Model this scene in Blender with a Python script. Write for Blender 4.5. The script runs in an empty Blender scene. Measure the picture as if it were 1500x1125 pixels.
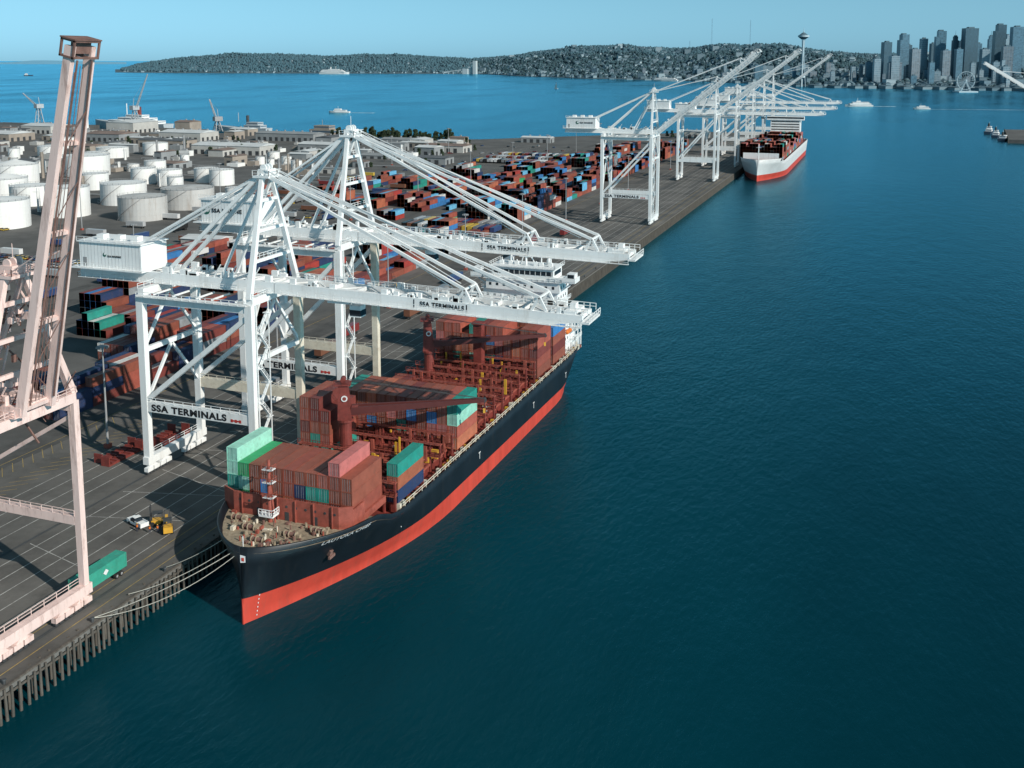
import bpy, math, random
from mathutils import Vector, Matrix, noise
random.seed(7)
R=random.random
def U(a,b): return a+(b-a)*R()
scene=bpy.context.scene
COL=scene.collection
# ---------------------------------------------------------------- materials
def nn(nt,t,**k):
    n=nt.nodes.new(t)
    for a,b in k.items(): setattr(n,a,b)
    return n
MATS={}
def mat(name,col,rough=.6,metal=0.,var=.18,scale=.35,dirt=None,dirtamt=.0,bump=0.,bscale=3.,objcol=False,corr=False,streak=False):
    if name in MATS: return MATS[name]
    m=bpy.data.materials.new(name); m.use_nodes=True; nt=m.node_tree; L=nt.links
    b=nt.nodes['Principled BSDF']; b.inputs['Roughness'].default_value=rough; b.inputs['Metallic'].default_value=metal
    geo=nn(nt,'ShaderNodeNewGeometry')
    vec=geo.outputs['Position']
    if streak:
        mp=nn(nt,'ShaderNodeMapping'); mp.inputs['Scale'].default_value=(1,1,.18); L.new(vec,mp.inputs['Vector']); svec=mp.outputs[0]
    else: svec=vec
    n=nn(nt,'ShaderNodeTexNoise'); n.inputs['Scale'].default_value=scale; n.inputs['Detail'].default_value=6; n.inputs['Roughness'].default_value=.65
    L.new(svec,n.inputs['Vector'])
    mr=nn(nt,'ShaderNodeMapRange'); mr.inputs[1].default_value=.3; mr.inputs[2].default_value=.7; mr.inputs[3].default_value=1-var; mr.inputs[4].default_value=1+var*.6
    L.new(n.outputs['Fac'],mr.inputs[0])
    mx=nn(nt,'ShaderNodeVectorMath',operation='SCALE')
    if objcol:
        oi=nn(nt,'ShaderNodeObjectInfo'); L.new(oi.outputs['Color'],mx.inputs[0])
    else: mx.inputs[0].default_value=col
    L.new(mr.outputs[0],mx.inputs['Scale'])
    out=mx.outputs[0]
    if dirt:
        n2=nn(nt,'ShaderNodeTexNoise'); n2.inputs['Scale'].default_value=scale*2.3; n2.inputs['Detail'].default_value=8; n2.inputs['Roughness'].default_value=.75
        L.new(svec,n2.inputs['Vector'])
        r2=nn(nt,'ShaderNodeMapRange'); r2.inputs[1].default_value=.52; r2.inputs[2].default_value=.72; r2.inputs[3].default_value=0; r2.inputs[4].default_value=dirtamt
        L.new(n2.outputs['Fac'],r2.inputs[0])
        mm=nn(nt,'ShaderNodeMix',data_type='RGBA'); L.new(r2.outputs[0],mm.inputs[0]); L.new(out,mm.inputs[6]); mm.inputs[7].default_value=(*dirt,1)
        out=mm.outputs[2]
    L.new(out,b.inputs['Base Color'])
    if corr:
        tc=nn(nt,'ShaderNodeTexCoord'); w=nn(nt,'ShaderNodeTexWave',wave_type='BANDS',bands_direction='Y'); w.inputs['Scale'].default_value=.9
        L.new(tc.outputs['Object'],w.inputs['Vector']); bp=nn(nt,'ShaderNodeBump'); bp.inputs['Distance'].default_value=.07; bp.inputs['Strength'].default_value=.6
        L.new(w.outputs['Fac'],bp.inputs['Height']); L.new(bp.outputs[0],b.inputs['Normal'])
    elif bump>0:
        n3=nn(nt,'ShaderNodeTexNoise'); n3.inputs['Scale'].default_value=bscale; n3.inputs['Detail'].default_value=4
        L.new(vec,n3.inputs['Vector']); bp=nn(nt,'ShaderNodeBump'); bp.inputs['Distance'].default_value=bump
        L.new(n3.outputs['Fac'],bp.inputs['Height']); L.new(bp.outputs[0],b.inputs['Normal'])
    MATS[name]=m; return m
WHITE=mat('white_paint',(.80,.82,.82),.45,var=.08,scale=.15,dirt=(.42,.38,.33),dirtamt=.45,streak=True)
PINK=mat('faded_pink_paint',(.80,.60,.55),.6,var=.14,scale=.3,dirt=(.28,.15,.12),dirtamt=.8,streak=True)
PINKD=mat('rusty_brown_steel',(.20,.11,.09),.7,var=.4,scale=.5)
CREAM=mat('cream_paint',(.68,.63,.52),.55,dirt=(.35,.25,.15),dirtamt=.5,scale=.3)
BLACK=mat('black_lettering',(.015,.015,.018),.5,var=.05)
DARK=mat('dark_steel',(.05,.055,.06),.6,var=.3)
GREY=mat('grey_steel',(.30,.31,.32),.5,var=.2)
GLASS=mat('dark_glass',(.02,.03,.04),.12,var=.05)
RED=mat('deck_red_paint',(.20,.038,.03),.6,var=.35,scale=.6,dirt=(.08,.025,.018),dirtamt=.7)
REDL=mat('light_red_paint',(.34,.085,.06),.6,var=.35,scale=.6,dirt=(.15,.05,.03),dirtamt=.6)
HULLK=mat('hull_black',(.008,.012,.017),.4,var=.3,scale=.2,dirt=(.04,.035,.03),dirtamt=.35,streak=True)
HULLR=mat('hull_red_antifouling',(.55,.058,.035),.5,var=.22,scale=.25,dirt=(.32,.08,.055),dirtamt=.6,streak=True)
HULLG=mat('hull_white_grey',(.55,.56,.56),.5,var=.1,scale=.2)
DECKT=mat('deck_tan',(.32,.265,.19),.75,var=.4,scale=1.2,dirt=(.14,.065,.04),dirtamt=.9)
YEL=mat('yellow_paint',(.65,.36,.04),.5,var=.2)
ORG=mat('orange_paint',(.7,.18,.03),.5)
RUB=mat('black_rubber',(.02,.02,.02),.85)
CONT=mat('container_paint',(1,1,1),.55,objcol=True,var=.22,scale=.5,dirt=(.12,.08,.06),dirtamt=.4,corr=True)
WOODP=mat('weathered_timber',(.105,.092,.078),.9,var=.45,scale=1.5,streak=True,bump=.05)
CONC=mat('concrete',(.16,.155,.145),.85,var=.25,scale=.3,dirt=(.08,.075,.07),dirtamt=.6)
ROPE=mat('rope',(.50,.48,.42),.9)
TANK=mat('tank_white',(.78,.79,.78),.5,var=.08,scale=.1,dirt=(.45,.42,.36),dirtamt=.4,streak=True)
TANKG=mat('tank_grey',(.48,.48,.47),.6,var=.15,scale=.1,dirt=(.25,.2,.16),dirtamt=.7,streak=True)
ROOFS=[mat('roof_pale',(.56,.59,.60),.7,var=.15,scale=.05,dirt=(.3,.28,.25),dirtamt=.5),mat('roof_grey',(.25,.27,.28),.8,var=.2,scale=.08),mat('roof_dark',(.10,.11,.12),.8,var=.3,scale=.08),mat('roof_rust',(.20,.15,.13),.8,var=.3,scale=.1)]
WALLS=[mat('wall_pale',(.46,.46,.44),.8,var=.15,scale=.1),mat('wall_grey',(.26,.28,.29),.8,var=.2,scale=.1),mat('wall_tan',(.32,.28,.24),.8,var=.2,scale=.1)]
BARK=mat('bark',(.09,.07,.05),.95,var=.4)
LEAF=mat('foliage',(.035,.06,.028),.85,var=.6,scale=.3)
WLET=mat('white_lettering',(.7,.7,.7),.6)
SRED=mat('signal_red',(.5,.04,.03),.6)
# ---------------------------------------------------------------- mesh builder
class MB:
    def __init__(s): s.v=[];s.f=[];s.m=[]
    def add(s,vs,fs,m=0):
        o=len(s.v); s.v+=[tuple(v) for v in vs]; s.f+=[tuple(i+o for i in f) for f in fs]; s.m+=[m]*len(fs)
    def box(s,x0,y0,z0,x1,y1,z1,m=0):
        s.add([(x0,y0,z0),(x1,y0,z0),(x1,y1,z0),(x0,y1,z0),(x0,y0,z1),(x1,y0,z1),(x1,y1,z1),(x0,y1,z1)],
              [(0,3,2,1),(4,5,6,7),(0,1,5,4),(1,2,6,5),(2,3,7,6),(3,0,4,7)],m)
    def beam(s,p,q,w,h=None,m=0,w2=None,h2=None):
        p=Vector(p);q=Vector(q); h=h or w; w2=w2 or w; h2=h2 or h
        d=(q-p).normalized(); ref=Vector((0,1,0)) if abs(d.z)>.93 else Vector((0,0,1))
        sd=d.cross(ref).normalized(); up=sd.cross(d)
        vs=[]
        for c,a,b in((p,w/2,h/2),(q,w2/2,h2/2)):
            vs+=[c-sd*a-up*b,c+sd*a-up*b,c+sd*a+up*b,c-sd*a+up*b]
        s.add(vs,[(0,1,2,3),(7,6,5,4),(4,5,1,0),(5,6,2,1),(6,7,3,2),(7,4,0,3)],m)
    def cyl(s,p,q,r,r2=None,n=10,m=0):
        p=Vector(p);q=Vector(q); r2=r if r2 is None else r2
        d=(q-p).normalized(); ref=Vector((1,0,0)) if abs(d.z)>.9 else Vector((0,0,1))
        a=d.cross(ref).normalized(); b=d.cross(a)
        vs=[];
        for c,rr in((p,r),(q,r2)):
            for i in range(n):
                t=2*math.pi*i/n; vs.append(c+a*(math.cos(t)*rr)+b*(math.sin(t)*rr))
        fs=[(i,n+i,n+(i+1)%n,(i+1)%n) for i in range(n)]+[tuple(range(n)),tuple(range(2*n-1,n-1,-1))]
        s.add(vs,fs,m)
    def rail(s,p,q,h=1.1,step=3.,t=.09,m=0):
        p=Vector(p);q=Vector(q);L=(q-p).length; n=max(1,int(L/step)); z=Vector((0,0,h))
        for i in range(n+1):
            c=p.lerp(q,i/n); s.beam(c,c+z,t,t,m)
        s.beam(p+z,q+z,t,t,m); s.beam(p+z*.5,q+z*.5,t*.8,t*.8,m)
    def xf(s,M): s.v=[tuple(M@Vector(v)) for v in s.v]; return s
    def make(s,name,mats,parent=None,loc=(0,0,0),smooth=False,label=None,link=True):
        me=bpy.data.meshes.new(name); me.from_pydata(s.v,[],s.f)
        for m in mats: me.materials.append(m)
        me.polygons.foreach_set('material_index',s.m)
        if smooth: me.polygons.foreach_set('use_smooth',[True]*len(s.f))
        me.update()
        o=bpy.data.objects.new(name,me); o.location=loc
        if parent: o.parent=parent
        if label: o['label']=label
        if link: COL.objects.link(o)
        return o
def tag(o,label,cat,group=None):
    o['label']=label;o['category']=cat
    if group:o['group']=group
    return o
def empty(name,loc,label,cat,group=None,rz=0):
    o=bpy.data.objects.new(name,None); o.location=loc; o.rotation_euler=(0,0,rz); o.empty_display_size=1; COL.objects.link(o)
    return tag(o,label,cat,group)
def struct(o): o['kind']='structure'; return o
TXT={}
def text(body,size,width,m,loc,rot,parent,name='lettering',bold=.035):
    key=(body,size,width)
    if key not in TXT:
        c=bpy.data.curves.new('t','FONT'); c.body=body; c.size=size; c.extrude=.01; c.offset=bold*size; c.space_character=1.12
        o=bpy.data.objects.new('t',c); COL.objects.link(o); bpy.context.view_layer.update()
        dg=bpy.context.evaluated_depsgraph_get()
        me=bpy.data.meshes.new_from_object(o.evaluated_get(dg)); bpy.data.objects.remove(o)
        xs=[v.co.x for v in me.vertices]; w=max(xs)-min(xs); x0=min(xs)
        for v in me.vertices: v.co.x=(v.co.x-x0)*width/w
        TXT[key]=me
    me=TXT[key].copy(); me.materials.clear(); me.materials.append(m)
    o=bpy.data.objects.new(name,me); o.location=loc; o.rotation_euler=rot
    if parent:o.parent=parent
    COL.objects.link(o); return o
# ---------------------------------------------------------------- world, sun, camera
SUNAZ=math.radians(111); SUNEL=math.radians(31)
w=bpy.data.worlds.new('World'); scene.world=w; w.use_nodes=True
nt=w.node_tree; bg=nt.nodes['Background']
sky=nt.nodes.new('ShaderNodeTexSky'); sky.sky_type='NISHITA'; sky.sun_disc=False; sky.sun_elevation=SUNEL; sky.sun_rotation=SUNAZ
sky.altitude=50; sky.air_density=1.0; sky.dust_density=.4; sky.ozone_density=2.5
bw=nt.nodes.new('ShaderNodeRGBToBW'); nt.links.new(sky.outputs[0],bw.inputs[0])
sc=nt.nodes.new('ShaderNodeVectorMath'); sc.operation='SCALE'; sc.inputs[0].default_value=(.36,.90,1.24); nt.links.new(bw.outputs[0],sc.inputs['Scale'])
mx=nt.nodes.new('ShaderNodeMix'); mx.data_type='RGBA'; mx.inputs[0].default_value=.88
nt.links.new(sky.outputs[0],mx.inputs[6]); nt.links.new(sc.outputs[0],mx.inputs[7]); nt.links.new(mx.outputs[2],bg.inputs[0]); bg.inputs[1].default_value=.1
sl=bpy.data.lights.new('sun','SUN'); sl.energy=4.6; sl.angle=math.radians(.5); sl.color=(1,.93,.83)
so=bpy.data.objects.new('sun',sl); COL.objects.link(so)
sd=Vector((math.sin(SUNAZ)*math.cos(SUNEL),math.cos(SUNAZ)*math.cos(SUNEL),math.sin(SUNEL)))
so.rotation_euler=sd.to_track_quat('Z','Y').to_euler()
PHI=math.radians(20.16)
cam=bpy.data.cameras.new('camera'); co=bpy.data.objects.new('camera',cam); COL.objects.link(co); scene.camera=co
co.location=(0,0,100); co.rotation_euler=(math.radians(90-7.99),0,PHI)
cam.sensor_width=36; cam.sensor_fit='HORIZONTAL'; cam.lens=36.24; cam.shift_y=-.175; cam.clip_start=1; cam.clip_end=200000
scene.view_settings.view_transform='Standard'; scene.view_settings.look='None'
def far(px,d):  # bearing (as tangent*1510+750) and distance along heading -> world XY
    r=(px-750)/1510*d; D=d*1.01
    return Vector((-.3447*D+.9387*r,.9387*D+.3447*r))
# ---------------------------------------------------------------- water
def water():
    m=bpy.data.materials.new('harbour_water'); m.use_nodes=True; nt=m.node_tree; L=nt.links; nt.nodes.remove(nt.nodes['Principled BSDF'])
    out=nt.nodes['Material Output']; df=nn(nt,'ShaderNodeBsdfDiffuse'); gl=nn(nt,'ShaderNodeBsdfGlossy'); fr=nn(nt,'ShaderNodeFresnel'); ms=nn(nt,'ShaderNodeMixShader')
    fr.inputs['IOR'].default_value=1.33; gl.inputs['Color'].default_value=(.34,.80,1,1)
    geo=nn(nt,'ShaderNodeNewGeometry')
    def nz(sc,stretch,det=4,rot=0.):
        mp=nn(nt,'ShaderNodeMapping'); mp.inputs['Scale'].default_value=stretch; mp.inputs['Rotation'].default_value=(0,0,rot); L.new(geo.outputs['Position'],mp.inputs['Vector'])
        n=nn(nt,'ShaderNodeTexNoise'); n.inputs['Scale'].default_value=sc; n.inputs['Detail'].default_value=det; n.inputs['Roughness'].default_value=.6
        L.new(mp.outputs[0],n.inputs['Vector']); return n
    big=nz(.0045,(1,.4,1),6,.6)
    cr=nn(nt,'ShaderNodeMapRange'); cr.inputs[1].default_value=.35; cr.inputs[2].default_value=.68; cr.inputs[3].default_value=.10; cr.inputs[4].default_value=.26
    L.new(big.outputs['Fac'],cr.inputs[0]); L.new(cr.outputs[0],gl.inputs['Roughness'])
    c2=nn(nt,'ShaderNodeMapRange'); c2.inputs[1].default_value=.3; c2.inputs[2].default_value=.72; L.new(big.outputs['Fac'],c2.inputs[0])
    mm=nn(nt,'ShaderNodeMix',data_type='RGBA'); L.new(c2.outputs[0],mm.inputs[0]); mm.inputs[6].default_value=(.0002,.018,.026,1); mm.inputs[7].default_value=(.0004,.050,.071,1)
    L.new(mm.outputs[2],df.inputs['Color'])
    a=nz(.8,(1,.4,1),5,.35); c=nz(.13,(1,.4,1),3,.15)
    ad=nn(nt,'ShaderNodeMath',operation='MULTIPLY_ADD'); L.new(c.outputs['Fac'],ad.inputs[0]); ad.inputs[1].default_value=1.6; L.new(a.outputs['Fac'],ad.inputs[2])
    bs=nn(nt,'ShaderNodeMapRange'); bs.inputs[1].default_value=.3; bs.inputs[2].default_value=.7; bs.inputs[3].default_value=.35; bs.inputs[4].default_value=.85; L.new(big.outputs['Fac'],bs.inputs[0])
    bp=nn(nt,'ShaderNodeBump'); bp.inputs['Distance'].default_value=.42; L.new(bs.outputs[0],bp.inputs['Strength'])
    L.new(ad.outputs[0],bp.inputs['Height'])
    for n_ in(gl,fr): L.new(bp.outputs[0],n_.inputs['Normal'])
    L.new(fr.outputs[0],ms.inputs[0]); L.new(df.outputs[0],ms.inputs[1]); L.new(gl.outputs[0],ms.inputs[2]); L.new(ms.outputs[0],out.inputs['Surface'])
    q=MB(); S=90000; q.add([(-S,-S,-1),(S,-S,-1),(S,S,-1),(-S,S,-1)],[(0,1,2,3)]); struct(q.make('water',[m]))
water()
# ---------------------------------------------------------------- terminal ground
ASPH=mat('terminal_asphalt',(.105,.104,.100),.9,var=.4,scale=.035,dirt=(.052,.052,.053),dirtamt=.7)
def land(name,poly,z,m,zb=-4):
    n=len(poly); q=MB(); q.add([(x,y,zb) for x,y in poly]+[(x,y,z) for x,y in poly],[tuple(range(n,2*n))]+[(i,(i+1)%n,n+(i+1)%n,n+i) for i in range(n)])
    return struct(q.make(name,[m]))
QX=-124
shore=[(QX-6,-300),(QX-6,1330),(-150,1395),(-230,1400),(-300,1330),(-345,1290),(-390,1250),(-470,1170),(-560,1140),(-650,1145),(-760,1160),(-850,1150),(-900,1210),(-1000,1215),(-1010,1170),(-1090,1165),(-1110,1235),(-1300,1240),(-1320,1180),(-1600,1150),(-2300,1100),(-2300,-300)]
land('ground',shore,4,ASPH)
DECK=mat('wharf_asphalt',(.118,.113,.105),.88,var=.45,scale=.06,dirt=(.055,.053,.05),dirtamt=.75)
q=MB(); q.box(QX-6,-300,3.3,QX,1330,4.0); q.box(QX-.5,-300,4.0,QX-.05,1330,4.25,1)
struct(q.make('wharf_deck',[CONC,WOODP]))
q=MB(); q.add([(-200,-300,4.004),(QX-.7,-300,4.004),(QX-.7,1329,4.004),(-200,1329,4.004)],[(0,1,2,3)]); struct(q.make('apron_pavement',[DECK]))
WL=mat('white_marking_paint',(.46,.46,.44),.8,var=.5,scale=.6,dirt=(.1,.1,.1),dirtamt=.9); YLm=mat('yellow_marking_paint',(.40,.28,.08),.8,var=.4,scale=.6,dirt=(.1,.1,.1),dirtamt=.8)
q=MB()
def strip(x0,y0,x1,y1,w=.16,m=0,z=4.02):
    d=Vector((x1-x0,y1-y0,0)).normalized(); s=Vector((-d.y,d.x,0))*w/2; a=Vector((x0,y0,z));b=Vector((x1,y1,z))
    q.add([a-s,b-s,b+s,a+s],[(0,1,2,3)],m)
for x in(-134.5,-138.8,-143.1,-147.4,-151.7,-156): strip(x,60,x,1320,.2)
for x in(-165,-169.5,-174,-178.5,-196): strip(x,60,x,1320,.18,0 if x!=-196 else 1)
for x in(-127.5,-132): strip(x,60,x,1320,.16,1)
for i in range(60):
    y=150+i*13.4
    strip(-158,y,-134.6,y+ (6 if i%3 else -6),.16)
for i in range(22):
    y=150+i*3.1; strip(-186,y,-181.5,y+4.2,.14,1)
for i in range(22):
    y=150+i*3.1; strip(-194.5,y,-190,y-4.2,.14,1)
for j in range(4):
    for i in range(110): strip(-335-j*22,520+i*5.2,-330-j*22+5,520+i*5.2,.2)
struct(q.make('road_marking',[WL,YLm]))
q=MB()
for x in(-130,-159.2):
    q.box(x-.35,-100,4.006,x-.2,1300,4.03); q.box(x+.2,-100,4.006,x+.35,1300,4.03); q.box(x-.06,-100,4.006,x+.06,1300,4.07)
struct(q.make('crane_rail',[DARK]))
q=MB()
for i in range(110):
    x=U(-330,-135); y=U(120,1200); a=U(1.2,5); b_=U(8,50); z=4.008+i*.00008; q.add([(x-a,y-b_,z),(x+a,y-b_*U(.8,1),z),(x+a*U(.7,1),y+b_,z),(x-a,y+b_*.9,z)],[(0,1,2,3)])
struct(q.make('pavement_patch',[mat('dark_patch_asphalt',(.076,.075,.072),.9,var=.4,scale=.2)]))
# piles
pm=MB(); pm.cyl((0,0,-4),(0,0,3.1),.27,.23,8); pm.cyl((0,0,3.1),(0,0,4.05),.23,.18,8)
pile=pm.make('wharf_pile',[WOODP],link=False).data
def pilecopy(x,y,sc=1):
    o=bpy.data.objects.new('wharf_pile',pile); o.location=(x,y,0); o.rotation_euler=(U(-.018,.018),U(-.018,.018),U(0,6)); o.scale=(sc,sc,U(.95,1.05)); COL.objects.link(o)
    tag(o,'weathered round timber pile standing against the wharf edge','pile','timber piles along the wharf edge')
y=88
while y<300: pilecopy(QX+.4,y); y+=U(1.1,1.7)
y=88
while y<180: pilecopy(QX-1.6,y,1.3); y+=2.1
q=MB(); y=301
while y<1330: q.cyl((QX+.4,y,-4),(QX+.4,y,3.9),.28,.24,5); y+=1.6
o=q.make('wharf_pile_row',[WOODP]); o['kind']='stuff'; tag(o,'long row of timber piles under the wharf edge','piles')
q=MB(); q.box(QX+.1,85,2.9,QX+.3,1330,3.25); tag(q.make('fender_beam',[WOODP]),'horizontal timber fender beam tying the wharf piles','fender')
bm=MB(); bm.cyl((0,0,4.25),(0,0,4.9),.28,.22,10); bm.cyl((0,0,4.9),(0,0,5.1),.42,.36,10); bd=bm.make('mooring_bollard',[DARK],link=False).data
for i in range(22):
    o=bpy.data.objects.new('mooring_bollard',bd); o.location=(QX-1.2,112+i*19,-.24); COL.objects.link(o); tag(o,'black steel mooring bollard on the wharf edge','bollard','bollards along the wharf')
# ---------------------------------------------------------------- container
def container_mesh():
    q=MB(); Lh=6.095; W=1.22; H=2.75
    q.box(-W+.05,-Lh+.06,.12,W-.05,Lh-.06,H-.04)
    for sx in(-1,1):
        for sy in(-1,1): q.box(min(sx*W,sx*(W-.16)),min(sy*Lh,sy*(Lh-.18)),0,max(sx*W,sx*(W-.16)),max(sy*Lh,sy*(Lh-.18)),H)
        x0,x1=sorted((sx*W,sx*(W-.09))); q.box(x0,-Lh+.18,.0,x1,Lh-.18,.16); q.box(x0,-Lh+.18,H-.1,x1,Lh-.18,H-.01)
    for sy in(-1,1):
        y0,y1=sorted((sy*Lh,sy*(Lh-.1))); q.box(-W+.16,y0,0,W-.16,y1,.16); q.box(-W+.16,y0,H-.12,W-.16,y1,H-.01)
    for x in(-.75,-.3,.3,.75): q.cyl((x,-Lh+.03,.15),(x,-Lh+.03,H-.1),.02,n=6,m=1)
    q.box(-.01-.02,-Lh+.03,.16,.03,-Lh+.055,H-.12,2)
    return q.make('shipping_container',[CONT,GREY,DARK],link=False).data
CM=container_mesh()
PAL={'brown':(.26,.075,.048),'redbrown':(.34,.085,.058),'dark_red':(.18,.04,.033),'orange_brown':(.42,.13,.07),'teal':(.02,.26,.21),'mint':(.30,.62,.50),'green':(.03,.36,.14),
 'navy':(.02,.04,.11),'blue':(.04,.19,.46),'light_blue':(.14,.44,.68),'white':(.60,.60,.58),'grey':(.28,.30,.32),'pinkish_red':(.46,.14,.13),'red':(.36,.045,.035)}
WORD={'redbrown':'red-brown','orange_brown':'orange-brown','dark_red':'dark red','light_blue':'light blue','pinkish_red':'pinkish red'}
def pick(ws):
    t=R()*sum(ws.values())
    for k,v in ws.items():
        t-=v
        if t<=0:return k
    return k
SHIPW={'brown':34,'redbrown':28,'dark_red':16,'orange_brown':6,'pinkish_red':4,'teal':3,'navy':3,'blue':1.5,'grey':1}
YARDW={'brown':22,'redbrown':16,'dark_red':20,'navy':8,'red':3,'blue':7,'light_blue':7,'teal':4,'white':7,'green':1.5,'grey':6,'orange_brown':4}
NC=[0]
stuffC={}
def cont(x,y,z,c,where='stacked on the ship deck',group='containers on the black container ship',rz=0):
    o=bpy.data.objects.new('shipping_container',CM); o.location=(x,y,z); k=U(.82,1.18); o.color=(*[min(1,a*k) for a in PAL[c]],1); o.rotation_euler=(0,0,rz)
    COL.objects.link(o); NC[0]+=1
    return tag(o,f'{WORD.get(c,c)} corrugated steel shipping container {where}','shipping container',group)
def scont(x,y,z,c,L=12.19): stuffC.setdefault(c,[]).append((x,y,z,L))
# ---------------------------------------------------------------- ships
def hull(P):
    y0,y1,B=P['y0'],P['y1'],P['B']
    def cl(t): return max(0.,min(1.,t))
    def zt(y):
        t=cl((y-y0-P['fc0'])/(P['fc1']-P['fc0'])); t=t*t*(3-2*t)
        return P['zf']+(P['zd']-P['zf'])*t+.6*cl(1-(y-y0)/14)
    def b(y,z):
        a=cl(z/P['zf']); Le=P['Lw']+(P['Ld']-P['Lw'])*a; p=.95-.36*a
        g=math.sin(math.pi/2*cl((y-y0)/Le))**p
        Ls=34-26*a; k=.12+.74*a; t2=cl((y1-y)/Ls); g2=k+(1-k)*math.sin(math.pi/2*t2)**.7
        return B*g*g2
    return b,zt
def make_hull(P,parent,ms):
    b,zt=hull(P); y0,y1=P['y0'],P['y1']
    ys=[y0+v for v in(0,.3,.8,1.5,2.5,4,6,8,10,13,16,19,22,25,28,31,34,38,42,46,52,58,66,80)]
    y=y0+95
    while y<y1-36: ys.append(y); y+=15
    ys+=[y1-34,y1-28,y1-22,y1-17,y1-12,y1-8,y1-5,y1-2.5,y1-1,y1]
    q=MB()
    for sgn in(-1,1):
        vs=[];fs=[];mi=[]
        nl=9
        for yy in ys:
            t=zt(yy); zr=P['zr']+(P['zs']-P['zr'])*(yy-y0)/(y1-y0); zs=[-5,-2.5,-1,.3,1.1,zr,zr+.001+(t-zr)*.33,zr+(t-zr)*.66,t]
            for z in zs: vs.append((sgn*b(yy,z),yy,z))
        for i in range(len(ys)-1):
            for j in range(nl-1):
                a=i*nl+j; f=(a,a+nl,a+nl+1,a+1)
                fs.append(f if sgn>0 else f[::-1]); mi.append(1 if j<5 else 0)
        o=len(q.v); q.v+=vs; q.f+=[tuple(k+o for k in f) for f in fs]; q.m+=mi
    n=len(ys); L=n*nl
    for j in range(nl-1):
        a=(n-1)*nl+j; q.f.append((a,a+L,a+L+1,a+1)); q.m.append(1 if j<5 else 0)
    h=q.make('hull',ms,parent,smooth=True)
    md=h.modifiers.new('s','SOLIDIFY'); md.thickness=.3; md.offset=-1
    def deck(ya,yb,name,m,dz=1.15):
        q=MB(); yy=[y for y in ys if ya<=y<=yb]; vs=[]
        for y in yy:
            z=zt(y)-dz; w=max(.02,b(y,z+dz*.5)-.2); vs+=[(-w,y,z),(w,y,z)]
        q.add(vs,[(2*i,2*i+1,2*i+3,2*i+2) for i in range(len(yy)-1)]); return q.make(name,[m],parent)
    return b,zt,deck
S1=dict(y0=146.5-230,y1=315-230,B=16.5,fc0=20,fc1=31,zf=13.2,zd=9.9,Lw=60,Ld=25,zr=3.9,zs=1.9)
SX,SY=-105.6,230
ship=empty('container_ship',(SX,SY,0),'black and red container ship with deck cranes moored at the wharf','ship')
b1,zt1,dk=make_hull(S1,ship,[HULLK,HULLR])
dk(S1['y0'],S1['y0']+28,'forecastle_deck',DECKT); dk(S1['y0']+28,S1['y1'],'main_deck',RED)
def sy(y): return y-SY
def wrapname(body,yA,yB,zA,h,sgn):
    o=text(body,1.,1.,WLET,(0,0,0),(0,0,0),ship,bold=.01)
    ysmax=max(v.co.y for v in o.data.vertices)
    for v in o.data.vertices:
        u=v.co.x; yy=yA+(yB-yA)*u; z=zA+h*v.co.y/ysmax*1.0+(v.co.z)
        v.co=Vector((sgn*(b1(yy,z)+.06+ (0.01 if v.co.z>0 else 0)),yy,z))
wrapname('LAUTOKA CHIEF',sy(156.5),sy(166.8),11.3,.85,1)
q=MB()
for (yy,zz) in((-50,5.2),(-10,5),(30,4.6),(60,4.4)):
    x=b1(yy,zz)+.05; q.box(x,yy-.12,zz,x+.02,yy+.12,zz+1.5); q.box(x,yy-.6,zz+1.5,x+.02,yy+.6,zz+1.7)
for i in range(6):
    yy=sy(149); q.box(b1(yy,i*.8)+.04,yy-.1,i*.8-.3,b1(yy,i*.8)+.1,yy+.15,i*.8-.08)
q.make('hull_marking',[WLET],ship)
q=MB(); yy=sy(160); x=b1(yy,8.6)-.35; q.beam((x-.6,yy,8.6),(x+.55,yy-.2,8.2),.8,1.2); q.beam((x+.5,yy-1.1,7.6),(x+.5,yy+.9,7.6),.4,.5); q.make('anchor',[PINKD],ship)
for sgn in(-1,1):
    q=MB()
    pts=[(sgn*(b1(y,9.)-.15),y,zt1(y)) for y in [sy(180)+i*6 for i in range(23)]]
    for a,c in zip(pts,pts[1:]): q.rail(a,c,1.1,2.,.12)
    for i in range(130):
        y=sy(178)+i*1.02+U(-.4,.4); q.box(sgn*15.3-.4,y,zt1(y)-1.1,sgn*15.3+.4,y+U(.3,.8),zt1(y)-1.1+U(.5,2.1),1 if R()<.2 else (2 if R()<.3 else 0))
    q.make('railing',[MATS['cream_paint'],YEL,REDL],ship)
for x,y in((-4.5,sy(156)),(4.5,sy(156)),(0,sy(152)),(-9,sy(158.8)),(8.5,sy(159))):
    q=MB(); z=11.95
    q.box(x-1.3,y-.6,z,x+1.3,y+.6,z+.35,1); q.cyl((x-1.1,y,z+.8),(x+1.1,y,z+.8),.4,n=14,m=1)
    for t in(-1.2,-.2,1.2): q.cyl((x+t-.06,y,z+.8),(x+t+.06,y,z+.8),.65,n=14)
    q.box(x+1.4,y-.4,z,x+2.0,y+.4,z+1.0,0); q.make('mooring_winch',[DECKT,PINKD],ship)
for i in range(80):
    yy=U(sy(149.5),sy(161)); xx=U(-1,1)*max(.3,b1(yy,12)-1.3); zz=zt1(yy)-1.15; q=MB(); mi=i%4
    if R()<.5: q.cyl((xx,yy,zz),(xx,yy,zz+U(.4,1.1)),U(.12,.28),n=8,m=mi)
    else: q.box(xx,yy,zz,xx+U(.3,1.),yy+U(.3,1.1),zz+U(.2,.9),mi)
    q.make('deck_fitting',[DECKT,CREAM,REDL,PINKD],ship)
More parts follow.
